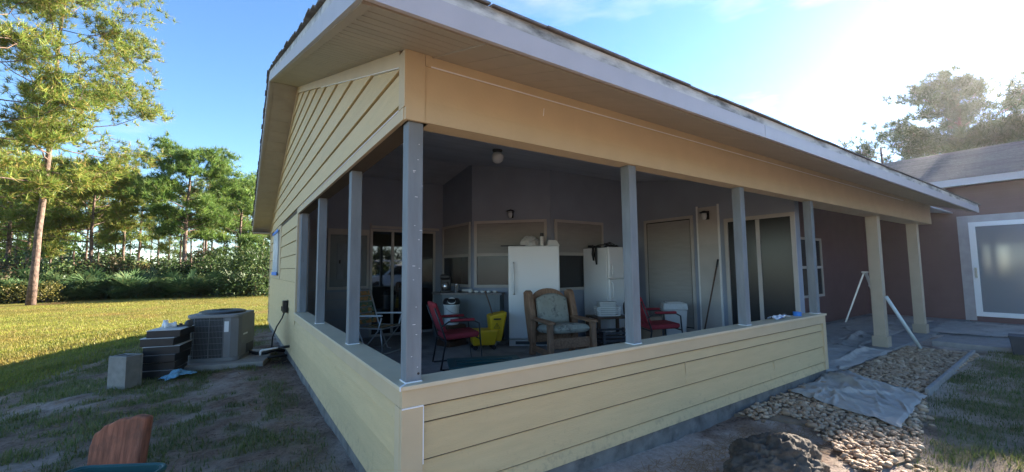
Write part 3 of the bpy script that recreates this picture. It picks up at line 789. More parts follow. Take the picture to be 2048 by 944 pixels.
# eave and roof along Y, rising towards +X
EX, EZ = WX - .5, 3.545
def wz(x): return EZ + .08 + .335 * (x - EX)
wr = MB().side([(EX, EZ + .075), (18.6, wz(18.6) - .05), (23.2, EZ + .075), (23.2, EZ + .15), (18.6, wz(18.6) + .03), (EX, EZ + .15)], -9.4, 6.4, 'y').build('roof', MT['shingle'], wing)
box('fascia', MT['fascia'], EX - .02, EX - .0005, -9.4, 6.4, EZ - .02, EZ + .165, wing)
box('soffit', MT['soffit'], EX, WX, -9.4, 6.4, EZ + .02, EZ + .045, wing)
MT['shinglew'] = mat('wing_shingle', (0.095, 0.09, 0.09), 0.75, var=0.3, scale=18, bump=0.5, bscale=150, objvar=0.22, spec=0.4)
me_sh = {}
for r_ in range(30):
    x0 = EX - .04 + .155 * r_
    y = -3.2 - rr.random() * .3
    while y < 4.5:
        wdt = rr.choice([.62, .9, 1.1]) 
        p = [(x0, y, wz(x0) + .083), (x0, y + wdt - .008, wz(x0) + .083), (x0 + .16, y + wdt - .008, wz(x0 + .16) + .071), (x0 + .16, y, wz(x0 + .16) + .071)]
        q = [(a, b, c + .012) for a, b, c in p]
        MB().hexa(p + q).build('shingle', MT['shinglew'], wr)
        y += wdt
box('end_wall', MT['wingwall'], WX + .151, 22.9, -9, -8.85, .1, 3.6, wing)
box('rear_wall', MT['wingwall'], 22.75, 22.9, -8.849, 6, .1, 3.6, wing)
MB().side([(WX, 3.6), (22.9, 3.6), (18.6, wz(18.6) - .06)], -9, -8.85, 'y').build('gable_end', MT['wingwall'], wing)

# ------------------------------------------------------------------ trees
def tri_cloud(centers, per, length, width, bias, r, jitter=0.0, lenvar=0.35):
    """thin triangles radiating from each centre; bias (N,3) pulls their directions"""
    N = len(centers)
    c = np.repeat(centers, per, 0); b = np.repeat(bias, per, 0)
    d = r.normal(size=(N * per, 3)) + b
    d /= np.linalg.norm(d, axis=1, keepdims=True)
    L = length * (1 - lenvar + 2 * lenvar * r.random((N * per, 1)))
    s = np.cross(d, r.normal(size=(N * per, 3))); s /= np.linalg.norm(s, axis=1, keepdims=True)
    c = c + r.normal(size=c.shape) * jitter
    w_ = width * (0.7 + 0.6 * r.random((N * per, 1)))
    v = np.stack([c - s * w_, c + s * w_, c + d * L], 1)
    return v.reshape(-1, 3)

def leaf_cloud(centers, per, size, rad, r, flat=0.6):
    N = len(centers); c = np.repeat(centers, per, 0) + r.normal(size=(N * per, 3)) * np.array([rad, rad, rad * flat])
    n = len(c)
    a = r.normal(size=(n, 3)); a /= np.linalg.norm(a, axis=1, keepdims=True)
    b = np.cross(a, r.normal(size=(n, 3))); b /= np.linalg.norm(b, axis=1, keepdims=True)
    s = size * (0.6 + 0.8 * r.random((n, 1)))
    v = np.stack([c - a * s, c + b * s * .45, c + a * s, c - b * s * .45], 1)
    return v.reshape(-1, 3)

def pine(label, x, y, h, cs=0.45, cr=2.6, nb=26, per=26, nl=0.30, nw=0.013, seed=0, lean=(0, 0), flat=0.0, m=None, group='pine trees at the edge of the woods', tr=None, dens=1.0, sub=3, name='pine_tree', gzv=None):
    r = np.random.default_rng(seed)
    z0 = float(gz(x, y)) if gzv is None else gzv
    root = thing(name, label, 'pine tree', (x, y, z0 - .05), 0, group)
    tr = tr or h * 0.013 + .03
    pts = []; rad = []
    cx = np.cumsum(r.normal(size=11) * .05 * h / 12); cy = np.cumsum(r.normal(size=11) * .05 * h / 12)
    for i in range(11):
        t = i / 10
        pts.append((cx[i] * t + lean[0] * t * h, cy[i] * t + lean[1] * t * h, t * h * .985)); rad.append(tr * (1.25 - .9 * t ** .8) * (1.15 if i == 0 else 1))
    P = np.array(pts)
    def tp(t):
        f = min(max(t * 10, 0), 9.999); i = int(f); return P[i] * (1 - f + i) + P[i + 1] * (f - i)
    tb = MB().tube(pts, rad, 9)
    cen = []; bia = []
    for k in range(nb):
        t = cs + (0.985 - cs) * ((k + r.random()) / nb)
        u = (t - cs) / (1 - cs)
        prof = (0.55 + 0.9 * u) * (1.0 - u) ** 0.55 * 1.25 if flat == 0 else (0.5 + .6 * u) * (1 - u ** 4) ** .5
        ln = cr * max(prof, .22) * (0.65 + .6 * r.random())
        az = k * 2.39996 + r.normal() * .5
        el = R(5 + 40 * u + r.normal() * 10)
        a = tp(t); d = np.array([math.cos(az) * math.cos(el), math.sin(az) * math.cos(el), math.sin(el)])
        bp = []; nseg = 5
        for i in range(nseg + 1):
            s = i / nseg
            q = a + d * ln * s + np.array([0, 0, -.10 * ln * math.sin(s * 2.2) + .16 * ln * s * s]) + r.normal(size=3) * .035 * ln * s
            bp.append(q)
        br = tr * .30 * (1.1 - .6 * u)
        tb.tube([tuple(q) for q in bp], [br * (1 - .8 * i / nseg) for i in range(nseg + 1)], 5)
        nt = max(3, int(dens * (3 + ln * 5.0)))
        for j in range(nt):
            s = 0.5 + .5 * math.sqrt(r.random())
            f = s * nseg; i = min(int(f), nseg - 1); q = bp[i] * (1 - f + i) + bp[i + 1] * (f - i)
            e = q + r.normal(size=3) * np.array([.15, .15, .07]) * ln * (.5 + s * .5) + np.array([0, 0, .05 * ln])
            if j % sub == 0: tb.tube([tuple(q), tuple((q + e) / 2 + [0, 0, -.03]), tuple(e)], [br * .3, br * .2, br * .1], 3, caps=False)
            cen.append(e); bia.append((e - a) / (np.linalg.norm(e - a) + .01) * .5 + np.array([0, 0, .55]))
    tb.build('trunk', MT['bark'], root, smooth=True)
    cen = np.repeat(np.array(cen), 3, 0); bia = np.repeat(np.array(bia), 3, 0); cen = cen + r.normal(size=cen.shape) * np.array([.24, .24, .13]) * (nl / .42); per = max(6, per // 3)
    v = tri_cloud(cen, per, nl, nw, bia, r, .04)
    me = np_mesh('crown', v, 3)
    link('crown', me, m or NEEDLE, root)
    return root

def at_ground(px, dist):
    """a spot on the ground in the direction of a photo column, a given distance away"""
    d = _f + _r2 * ((px - 1024) / 820.0); d = Vector((d.x, d.y, 0)).normalized()
    p = CAM + d * dist
    return p.x, p.y

x, y = at_ground(72, 40); pine('tall pine with thick reddish trunk and wide crown at the lawn edge', x, y, 24, .30, 5.4, 42, 60, .40, .018, 21, lean=(.02, 0.0), tr=.17, dens=1.35)
x, y = at_ground(-60, 36); pine('pine with sprawling yellow-green lower limbs beside the tall thick pine', x, y, 21, .28, 5.6, 34, 54, .42, .020, 5, tr=.17, dens=1.15)
x, y = at_ground(371, 47); pine('flat-topped pine with dark rounded crown standing alone above the palmettos', x, y, 11.9, .42, 4.4, 34, 60, .42, .021, 33, flat=1, tr=.19, m=NEEDLE2, dens=1.7)
x, y = at_ground(415, 62); pine('slim straight pine just behind the flat-topped pine', x, y, 13.0, .5, 2.8, 22, 36, .42, .022, 14, tr=.16)
x, y = at_ground(480, 50); pine('bushy bright green pine beside the eave of the yellow house', x, y, 10.8, .25, 3.3, 32, 48, .44, .024, 18, m=NEEDLE2, dens=1.5)
x, y = at_ground(525, 56); pine('pine whose top rises over the bushy bright green pine by the house', x, y, 13.6, .45, 3.0, 24, 34, .42, .020, 19, m=NEEDLE2)
x, y = at_ground(185, 52); pine('low spreading pine with olive crown beside the thick trunk', x, y, 10.6, .42, 5.0, 28, 56, .44, .024, 23, dens=1.6)
x, y = at_ground(20, 58); pine('broad olive pine crown behind the thick reddish trunk', x, y, 10.8, .42, 5.2, 28, 56, .44, .024, 29, dens=1.6)
rb = random.Random(5)
px = -80
k = 0
while px < 620:
    D = 66 + rb.random() * 55
    x, y = at_ground(px, D)
    pine('slender background pine with bare lower trunk in the pine woods', x, y, 9.5 + rb.random() * 8 * D / 100, .38 + rb.random() * .2, 2.2 + rb.random() * 1.2, 15, 18, .62, .04, 100 + k, tr=.11 + .05 * rb.random(), m=NEEDLE2 if k % 2 else NEEDLE, group='slender pines deep in the woods', sub=9)
    px += 11 + rb.random() * 15; k += 1

# trees behind the wing, against the sun
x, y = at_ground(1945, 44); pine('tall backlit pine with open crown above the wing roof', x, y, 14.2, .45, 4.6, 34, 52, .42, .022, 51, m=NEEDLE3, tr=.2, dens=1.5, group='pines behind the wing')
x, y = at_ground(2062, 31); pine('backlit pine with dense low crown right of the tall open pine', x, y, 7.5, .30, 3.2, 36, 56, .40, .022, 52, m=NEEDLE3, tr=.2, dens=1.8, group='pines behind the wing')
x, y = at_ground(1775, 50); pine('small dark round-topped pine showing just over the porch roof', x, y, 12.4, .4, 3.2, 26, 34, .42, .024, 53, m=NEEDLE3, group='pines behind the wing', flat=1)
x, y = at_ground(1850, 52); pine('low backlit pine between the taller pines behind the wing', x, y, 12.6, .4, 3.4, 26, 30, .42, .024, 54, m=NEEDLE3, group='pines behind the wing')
x, y = at_ground(2160, 31); pine('dense pine added at the end of the wing to shade the front yard', x, y, 7.5, .3, 3.4, 40, 50, .42, .024, 55, m=NEEDLE3, group='pines behind the wing')  # extra pine placed to shade the ground in front
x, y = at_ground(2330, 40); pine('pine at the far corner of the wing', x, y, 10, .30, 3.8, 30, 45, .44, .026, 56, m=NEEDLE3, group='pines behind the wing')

# understory ------------------------------------------------------------------
def shrub(label, x, y, w_, h, seed, m, n=60, per=26, size=.09, cat='shrub', group='shrubs along the lawn edge', name='shrub'):
    r = np.random.default_rng(seed)
    root = thing(name, label, cat, (x, y, float(gz(x, y)) - .03), 0, group)
    th = r.random(n) * 2 * math.pi; rr_ = np.sqrt(r.random(n)); zz_ = r.random(n) ** .8
    prof = np.sqrt(np.clip(1 - (zz_ - .25) ** 2 / .62, .05, 1))
    c = np.stack([np.cos(th) * rr_ * prof * w_ / 2, np.sin(th) * rr_ * prof * w_ / 2, .12 + zz_ * h * (0.82 + .18 * np.cos(th * 3))], 1)
    link('crown', np_mesh('crown', leaf_cloud(c, per, size, .14 * w_ ** .6, r), 4), m, root)
    tb = MB()
    for k in range(6):
        q = c[k * (n // 6)]
        tb.tube([(r.normal() * .06, r.normal() * .06, -.02), tuple(q * .5 + np.array([0, 0, .1])), tuple(q)], [.035 * h / 2, .02 * h / 2, .008], 5)
    tb.build('stem', MT['bark'], root)
    return root
x, y = at_ground(515, 40); shrub('dark dense oak thicket beside the yellow house', x, y, 5.5, 4.2, 61, LEAF, 150, 40, .11, 'tree', None, 'oak_thicket')
x, y = at_ground(440, 46); shrub('dark evergreen oak between the flat-topped pine and the thicket', x, y, 4.6, 3.8, 62, LEAF, 130, 36, .11, 'tree', None, 'oak_thicket')
x, y = at_ground(405, 52); shrub('reddish-brown bush right of the flat-topped pine trunk', x, y, 3.2, 4.2, 63, LEAFR, 80, 30, .10, 'shrub', None)
x, y = at_ground(565, 48); shrub('dark oak thicket hidden mostly behind the house corner', x, y, 6, 4.6, 66, LEAF, 120, 36, .12, 'tree', None, 'oak_thicket')
x, y = at_ground(100, 43); shrub('yellowish bush at the foot of the thick reddish trunk', x, y, 1.8, 1.3, 64, LEAFY, 50, 28, .06, 'shrub', None)
x, y = at_ground(40, 43.5); shrub('pale olive bush left of the thick reddish trunk', x, y, 2.4, 1.2, 65, LEAFY, 50, 28, .06, 'shrub', None)
px = -90; k = 0
while px < 600:
    D = 46 + rb.random() * 16
    x, y = at_ground(px, D)
    shrub('leafy mid-green bush in the woods behind the palmettos', x, y, 3.4 + rb.random() * 2, 2.0 + rb.random() * 1.6, 200 + k, [LEAF, LEAF, NEEDLE2, LEAFR][k % 4] if k % 7 else LEAFY, 70, 26, .13, 'shrub', 'bushes behind the palmettos', 'bush')
    px += 22 + rb.random() * 12; k += 1
# trees on the far side of the drive, behind the camera (mirrored in the glass)
for k in range(7):
    shrub('leafy bush on the far side of the drive, mirrored in the glass doors', -6 + 6.5 * k + rb.random() * 2, -31 - 5 * rb.random(), 6 + rb.random() * 2, 4 + rb.random() * 1.5, 400 + k, LEAF, 70, 22, .22, 'shrub', 'bushes across the drive', 'bush')
for k in range(5):
    pine('pine on the far side of the drive, mirrored in the glass doors', -3 + 8 * k + rb.random() * 3, -36 - 6 * rb.random(), 11 + rb.random() * 3, .35, 4, 24, 30, .6, .05, 420 + k, m=NEEDLE2, group='pines across the drive', sub=9)
# far-off woods that read as one mass
r = np.random.default_rng(77)
cs_ = []
for i in range(1500):
    px = -160 + 860 * r.random(); D = 95 + 75 * r.random(); x, y = at_ground(px, D)
    cs_.append((x, y, -.4 + 6.5 * r.random() ** 1.2 * (.6 + .6 * vnoise(px / 60., 3.))))
fw2 = link('distant_woods', np_mesh('distant_woods', leaf_cloud(np.array(cs_), 22, .40, 1.0, r), 4), LEAF, kind='stuff')
tag(fw2, 'far-off green woods behind the slender pines', 'woods')

# saw palmettos
def palmetto_mesh(seed):
    r = np.random.default_rng(seed); v = []; st = MB()
    for k in range(13):
        az = r.random() * 6.28; el = R(35 + 45 * r.random()); L = .45 + .45 * r.random()
        d = np.array([math.cos(az) * math.cos(el), math.sin(az) * math.cos(el), math.sin(el)])
        tip = d * L
        st.tube([(0, 0, 0), tuple(tip * .5 + [0, 0, .02]), tuple(tip)], [.009, .007, .005], 4, caps=False)
        s = np.cross(d, [0, 0, 1]); s /= np.linalg.norm(s); u = np.cross(s, d)
        fr = .38 + .16 * r.random()
        for j in range(15):
            a = R(-105 + 210 * j / 14)
            q = d * math.cos(a) + s * math.sin(a) + u * (.12 - .25 * r.random())
            q /= np.linalg.norm(q); w_ = np.cross(q, u); w_ /= np.linalg.norm(w_) + 1e-6
            mid = tip + q * fr * .45
            v += [tip, mid + w_ * .030, tip + q * fr + np.array([0, 0, -.05]), mid - w_ * .030]
    return np_mesh('fronds', np.array(v), 4), st.mesh('stalks')
pm = [palmetto_mesh(300 + i) for i in range(5)]
k = 0
for row, (D0, step) in enumerate(((40, 13), (42.5, 14), (45.5, 14), (49, 15))):
    px = -70 + row * 5
    while px < 585:
        D = D0 + 4.5 * (1 - px / 560) + rb.random() * 1.6
        x, y = at_ground(px, D)
        me1, me2 = pm[k % 5]
        root = thing('palmetto', 'saw palmetto with green fan fronds in the hedge along the lawn', 'palmetto', (x, y, float(gz(x, y)) - .02), rb.random() * 6.28, 'palmettos along the lawn edge')
        s = 1.0 + rb.random() * 1.0; root.scale = (s * 1.15, s * 1.15, s * (0.95 + .12 * row))
        link('fronds', me1, PALM, root); link('stalks', me2, PALM, root)
        px += step * (0.8 + .5 * rb.random()); k += 1

# ------------------------------------------------------------------ grass (uncountable)
def blades(name, label, n, gen, m, hgt, wid, seed, lean=.6):
    r = np.random.default_rng(seed)
    x, y = gen(r, n)
    z = gz(x, y)
    c = np.stack([x, y, z - .004], 1)
    N = len(c); az = r.random(N) * 6.28
    h = hgt * (0.5 + r.random(N)); ln = lean * h * r.random(N)
    s = np.stack([np.cos(az), np.sin(az), np.zeros(N)], 1) * (wid * (0.6 + .8 * r.random(N)))[:, None]
    tip = c + np.stack([-np.sin(az) * ln, np.cos(az) * ln, h], 1)
    v = np.stack([c - s, c + s, tip], 1).reshape(-1, 3)
    o = link(name, np_mesh(name, v, 3), m, kind='stuff')
    return tag(o, label, 'grass')
def gen_left(r, n):
    x = -5 + 5 * r.random(n * 4); y = .3 + 9 * r.random(n * 4)
    g = zones(x, y)[0]; k = (r.random(n * 4) < g ** 1.2 * (0.3 + .9 * fbm(x * 6, y * 6))) & (x < -.08)
    return x[k][:n], y[k][:n]
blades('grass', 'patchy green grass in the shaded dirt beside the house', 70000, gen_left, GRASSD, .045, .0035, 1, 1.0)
def gen_lawn(r, n):
    d = 9 + 30 * r.random(n * 2) ** 1.5; px = -120 + 700 * r.random(n * 2)
    dx = _f.x + _r2.x * ((px - 1024) / 820.0); dy = _f.y + _r2.y * ((px - 1024) / 820.0); q = np.hypot(dx, dy)
    x = CAM.x + dx / q * d; y = CAM.y + dy / q * d
    L = zones(x, y)[3]; k = (r.random(n * 2) < L * (.35 + .9 * fbm(x * 2.5, y * 2.5)))
    return x[k][:n], y[k][:n]
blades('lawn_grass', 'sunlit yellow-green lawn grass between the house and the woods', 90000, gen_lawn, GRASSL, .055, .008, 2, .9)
def gen_right(r, n):
    x = 1.2 + 9 * r.random(n * 5) ** 1.2; y = -4 + 3.9 * r.random(n * 5)
    g = zones(x, y)[0]; bed = (x > 3.2) & (y > -.9)
    k = (r.random(n * 5) < g * (0.25 + .9 * fbm(x * 5, y * 5))) & ~bed
    return x[k][:n], y[k][:n]
blades('grass', 'thin green grass in front of the stone bed and edging', 38000, gen_right, GRASSD, .04, .0032, 3, 1.1)
r = np.random.default_rng(19); n = 9000
sx = -4.2 + 4.15 * r.random(n); sy = .2 + 8.5 * r.random(n); k = (fbm(sx * 3 + 3, sy * 3) > .48) & (zones(sx, sy)[3] < .3); sx, sy = sx[k], sy[k]
az = r.random(len(sx)) * 6.28; L = .03 + .05 * r.random(len(sx)); c = np.stack([sx, sy, gz(sx, sy) + .005], 1)
dv = np.stack([np.cos(az) * L, np.sin(az) * L, .014 * r.normal(size=len(sx))], 1); pv = np.stack([-np.sin(az), np.cos(az), 0 * az], 1) * (.0015 + .006 * (r.random((len(sx), 1)) < .12))
o = link('leaf_litter', np_mesh('leaf_litter', np.stack([c - pv, c + pv, c + dv + pv, c + dv - pv], 1).reshape(-1, 3), 4), STRAW, kind='stuff')
tag(o, 'brown leaf litter scattered over the dirt beside the house', 'leaf litter')
def gen_straw(r, n):
    x = 1.6 + 2.2 * r.random(n * 2); y = -1.5 + 1.3 * r.random(n * 2); k = fbm(x * 4 + 3, y * 4) > .52
    return x[k][:n], y[k][:n]
r = np.random.default_rng(9); sx, sy = gen_straw(r, 2600)
az = r.random(len(sx)) * 6.28; L = .05 + .05 * r.random(len(sx)); c = np.stack([sx, sy, gz(sx, sy) + .006], 1)
dv = np.stack([np.cos(az) * L, np.sin(az) * L, .012 * r.normal(size=len(sx))], 1); pv = np.stack([-np.sin(az), np.cos(az), 0 * az], 1) * .0016
o = link('pine_straw', np_mesh('pine_straw', np.stack([c - pv, c + pv, c + dv + pv, c + dv - pv], 1).reshape(-1, 3), 4), STRAW, kind='stuff')
tag(o, 'brown pine straw scattered on sand by the dark rock', 'pine straw')

# ------------------------------------------------------------------ stones, edging, cloths
def stone_mesh(seed):
    r = np.random.default_rng(seed); bm = bmesh.new()
    bmesh.ops.create_cube(bm, size=1); bmesh.ops.subdivide_edges(bm, edges=bm.edges, cuts=1, use_grid_fill=True)
    for v in bm.verts:
        d = v.co.normalized(); v.co = d * (.5 + .08 * r.normal())
    me = bpy.data.meshes.new('stone'); bm.to_mesh(me); bm.free()
    me.polygons.foreach_set('use_smooth', [True] * len(me.polygons)); me.materials.append(MT['stone'])
    return me
sm = [stone_mesh(i) for i in range(7)]
sm_v = []
for me in sm:
    a = np.zeros(len(me.vertices) * 3); me.vertices.foreach_get('co', a); sm_v.append(a.reshape(-1, 3))
sm_f = [np.array([list(p.vertices) for p in me.polygons]) for me in sm]
bed = MB().prism([(3.3, .010), (3.6, -.55), (2.95, -1.12), (3.5, -1.25), (4.3, -1.12), (5.6, -.90), (9.0, -.78), (9.0, .018), (5.58, .018), (5.58, .010)], .10, .168)
bed = bed.build('stone_bed', mat('bed_soil', (0.20, 0.145, 0.10), .95, var=.3), kind='structure')
rs2 = np.random.default_rng(15)
cand = []
def in_bed(x, y):
    if y > -.02: return False
    if x < 5.6:
        lo = np.interp(x, [2.9, 3.5, 4.3, 5.6], [-1.12, -1.26, -1.12, -.9]); hi = np.interp(x, [2.9, 3.3, 3.62, 3.63], [-1.05, -.7, -.5, -.02]) if x < 3.63 else -.02
        return lo < y < hi or (x > 3.3 and y > -.25 and y < -.03)
    return -.86 < y < -.03 and x < 9.0
pts = []
while len(pts) < 5000:
    x = 2.9 + 6.1 * rs2.random(); y = -1.3 + 1.3 * rs2.random()
    if in_bed(x, y): pts.append((x, y))
pts.sort(key=lambda p: (p[0] - CAM.x) ** 2 + (p[1] - CAM.y) ** 2)
vv, ff, off = [], [], 0
for i, (x, y) in enumerate(pts):
    s = .028 + .022 * rs2.random() ** 2 + (.035 if rs2.random() < .02 else 0)
    sc3 = np.array([s * (1 + .35 * rs2.random()), s, s * (.5 + .25 * rs2.random())]); rz = rs2.random() * 6.28
    z = .168 + sc3[2] * .12 + (.016 * rs2.random())
    if y > -.16 and x < 5.5: z += .03 * rs2.random()
    if i < 300:
        o = link('stone', sm[i % 7], None, bed, (x, y, z), (rs2.normal() * .2, rs2.normal() * .2, rz)); o.scale = sc3
    else:
        V = sm_v[i % 7] * sc3; c, sn = math.cos(rz), math.sin(rz)
        V = np.stack([V[:, 0] * c - V[:, 1] * sn + x, V[:, 0] * sn + V[:, 1] * c + y, V[:, 2] + z], 1)
        vv.append(V); ff.append(sm_f[i % 7] + off); off += len(V)
me = bpy.data.meshes.new('stones'); me.from_pydata(np.concatenate(vv).tolist(), [], np.concatenate(ff).tolist())
me.polygons.foreach_set('use_smooth', [True] * len(me.polygons))
def stone_stuff_mat():
    mt, n, l, b = _mat('river_stones_mixed')
    g = n.new('ShaderNodeNewGeometry'); ra = n.new('ShaderNodeValToRGB')
    e = ra.color_ramp.elements; e.new(.35); e.new(.7)
    for q, c in zip(e, ((.25, .16, .10), (.44, .295, .18), (.36, .26, .18), (.56, .42, .29))): q.color = (*c, 1)
    l.new(g.outputs['Random Per Island'], ra.inputs[0]); l.new(ra.outputs[0], b.inputs['Base Color']); b.inputs['Roughness'].default_value = .75
    return mt
link('stone_fill', me, stone_stuff_mat(), bed, kind='stuff')
# stones that rolled out onto the dirt
for i in range(12):
    x = 2.7 + 2.2 * rs2.random(); y = np.interp(x, [2.7, 3.5, 4.3, 5.2], [-1.15, -1.27, -1.14, -.98]) - .12 * rs2.random(); s = .03 + .03 * rs2.random()
    o = link('stone', sm[i % 7], None, bed, (x, y, float(gz(x, y)) + s * .15), (0, 0, rs2.random() * 6)); o.scale = (s * 1.3, s, s * .6)
ed_ = thing('edging', 'low pale concrete edging strip along the stone bed', 'edging', (5.6, -.9, 0))
for i in range(6):
    a = Vector((5.6 + i * .575 - 5.6, .02 * i, 0)); MB().bar((a.x + .002, a.y, .17), (a.x + .571, a.y + .018, .17), .04, .12).build('edging_piece', MT['edging'], ed_, bevel=.006)
st_ = thing('stepping_slab', 'long pale stone step lying at the end of the stone bed', 'stone slab', (9.6, -.75, 0))
MB().box(0, .6, -.5, .55, .12, .24).build('slab', MT['edging'], st_, bevel=.01)
MB().box(.605, 1.0, -.5, .55, .12, .235).build('slab', MT['edging'], st_, bevel=.01)

def cloth(name, label, corners, n, m, amp, seed, base, folds):
    A, B, C_, D = [np.array(c) for c in corners]
    u, v = np.meshgrid(np.linspace(0, 1, n), np.linspace(0, 1, n))
    r = np.random.default_rng(seed)
    eu = .05 * (fbm(v * 5 + seed, u * 0 + 3) - .5); ev = .06 * (fbm(u * 5 + seed, v * 0 + 8) - .5)
    uu = u + eu; vv_ = v + ev
    X = (A[0] * (1 - uu) + B[0] * uu) * (1 - vv_) + (D[0] * (1 - uu) + C_[0] * uu) * vv_
    Y = (A[1] * (1 - uu) + B[1] * uu) * (1 - vv_) + (D[1] * (1 - uu) + C_[1] * uu) * vv_
    Z = base + amp * .35 * fbm((X * .8 - Y * .6) * 3.3 + seed, (X * .6 + Y * .8) * 3.3, 4)
    cx_, cy_ = X.mean(), Y.mean(); sx_, sy_ = np.ptp(X) / 2, np.ptp(Y) / 2
    main = r.random() * 3.14
    folds = list(folds)
    for k in range(int(70 + 45 * sx_)):
        x0 = cx_ + (2 * r.random() - 1) * sx_; y0 = cy_ + (2 * r.random() - 1) * sy_; a_ = main + r.normal() * .6; L = .15 + .5 * r.random()
        folds.append((x0, y0, x0 + math.cos(a_) * L, y0 + math.sin(a_) * L, amp * (.12 + .5 * r.random() ** 2), .008 + .022 * r.random()))
    for (x0, y0, x1, y1, hh, ww) in folds:
        d = np.array([x1 - x0, y1 - y0]); L = np.hypot(*d); d = d / L
        t = (X - x0) * d[0] + (Y - y0) * d[1]; s = (X - x0) * -d[1] + (Y - y0) * d[0] + .10 * (fbm(X * 2.2 + y0 * 5, Y * 2.2 + x0 * 5, 3) - .5)
        Z += hh * np.exp(-(s / ww) ** 2) * sstep(-.1, .12, t) * sstep(L + .1, L - .14, t)
    edge = np.minimum(np.minimum(u, 1 - u), np.minimum(v, 1 - v)); Z -= .012 * (1 - sstep(0, .04, edge))
    o = link(name, grid_mesh(name, X, Y, Z), m)
    sdm_ = o.modifiers.new('thickness', 'SOLIDIFY'); sdm_.thickness = .003
    return tag(o, label, 'drop cloth')
cloth('drop_cloth', 'grey canvas drop cloth spread over the river stones at the wall end', [(4.42, -.03), (4.02, -1.03), (5.42, -.93), (5.95, -.02)], 150, MT['canvas'], .045, 2, .208, [(5.50, -.03, 5.05, -.5, .06, .03), (4.6, -.2, 5.1, -.75, .03, .025), (5.3, -.1, 5.35, -.8, .03, .04)])
cloth('drop_cloth', 'wrinkled canvas drop cloth on the entry slab beside the half wall', [(5.62, 1.85), (5.66, .0), (8.15, -.02), (7.9, 1.9)], 150, MT['canvas'], .06, 5, .204, [(6.2, .4, 7.2, .9, .06, .04), (6.6, .2, 7.9, .3, .05, .04), (6.0, 1.2, 7.5, 1.3, .06, .05)])
cloth('drop_cloth', 'canvas drop cloth around the far column bases', [(8.0, 1.8), (8.2, .42), (13.6, .5), (13.9, 1.7)], 130, MT['canvas'], .05, 8, .206, [(8.6, .7, 10.0, .9, .05, .05), (10.5, .6, 12.2, 1.2, .05, .05)])
cloth('drop_cloth', 'crumpled canvas drop cloth in front of the white glass door', [(11.3, .2), (11.6, -1.2), (13.9, -1.4), (13.9, .3)], 90, MT['canvas'], .04, 11, .20, [])
box('entry_slab', MT['concrete'], 11.2, 14.49, -3.2, .019, .05, .175, kind='structure')

# rock in the foreground
bm = bmesh.new(); bmesh.ops.create_icosphere(bm, subdivisions=6, radius=1)
for v in bm.verts:
    p = v.co.copy()
    n = fbm(p.x * 1.6 + 4, p.y * 1.6 + p.z * 1.3, 5); n2 = fbm(p.x * 4 + 9, p.y * 4 + p.z * 4, 3)
    n3 = fbm(p.x * 11 + p.z * 7, p.y * 11 + 5, 3)
    k = .66 + .5 * float(n) + .20 * (1 - abs(2 * float(n2) - 1)) ** 2 + .05 * float(n3)
    v.co = Vector((p.x * .36 * k, p.y * .25 * k, max(p.z, -.3) * .25 * k))
me = bpy.data.meshes.new('rock'); bm.to_mesh(me); bm.free(); me.polygons.foreach_set('use_smooth', [True] * len(me.polygons))
o = link('rock', me, MT['rock'], None, (2.36, -.78, .15), (0, 0, R(-20))); tag(o, 'large dark rough rock lying on the sand', 'rock')

# ------------------------------------------------------------------ left yard things
pad = MB().prism([(-1.46, 5.50), (-.36, 5.18), (-.10, 6.3), (-1.25, 6.75)], .05, .225).build('hvac_pad', MT['footing'], bevel=.012)
tag(pad, 'flat concrete pad under the grey condenser unit', 'concrete pad')
pad.data.materials[0] = mat('pad_concrete', (0.27, 0.25, 0.225), .9, var=.15, scale=6, bump=.4)
ac = thing('hvac_unit', 'grey air conditioner condenser with wire-guarded coil beside the house', 'air conditioner', (-.90, 5.92, .226), R(-19))
def rrect(hw, hd, rad, n=5):
    p = []
    for (cx, cy, a0) in ((hw - rad, -hd + rad, -90), (hw - rad, hd - rad, 0), (-hw + rad, hd - rad, 90), (-hw + rad, -hd + rad, 180)):
        for i in range(n + 1):
            a = R(a0 + 90 * i / n); p.append((cx + rad * math.cos(a), cy + rad * math.sin(a)))
    return p
MB().prism(rrect(.335, .335, .09), .05, .66).build('coil', MT['acdark'], ac)
MB().prism(rrect(.36, .36, .11), .0, .055).build('base_pan', MT['acgrey'], ac, bevel=.006)
MB().prism(rrect(.365, .365, .12), .655, .705).build('top_cover', MT['acgrey'], ac, bevel=.01)
MB().lathe([(.24, .706), (.315, .706), (.31, .735), (.25, .75)], 28).build('fan_ring', MT['black'], ac)
MB().lathe([(0, .707), (.245, .707), (.245, .709), (0, .711)], 28).build('fan_opening', MT['black'], ac)
for k in range(7):
    rr_ = .035 + .035 * k; MB().tube([(rr_ * math.cos(t), rr_ * math.sin(t), .765 - .05 * (rr_ / .3) ** 2) for t in np.linspace(0, 6.2832, 25)], .0022, 4, False).build('guard_ring', MT['black'], ac)
MB().lathe([(0, .712), (.05, .712), (.05, .735), (0, .738)], 14).build('fan_motor', MT['black'], ac)
for k in range(3):
    a = R(120 * k); MB().bar((.05 * math.cos(a), .05 * math.sin(a), .72), (.23 * math.cos(a), .23 * math.sin(a), .726), .07, .003).build('fan_blade', MT['dark'], ac)
panelc = MB().prism([(.15, -.352), (.24, -.352), (.33, -.30), (.352, -.22), (.352, .345), (.337, .345), (.337, -.2), (.30, -.29), (.22, -.337), (.15, -.337)], .056, .654).build('service_panel', MT['acgrey'], ac, bevel=.003)
MB().box(.155, .215, -.356, -.3525, .44, .60).build('rating_label', MT['whitep'], panelc)
MB().box(.3525, .356, -.16, .02, .36, .385).build('name_badge', MT['whitep'], panelc)
MB().box(.3525, .357, -.02, .30, .06, .20).build('valve_cover', MT['dark'], panelc)
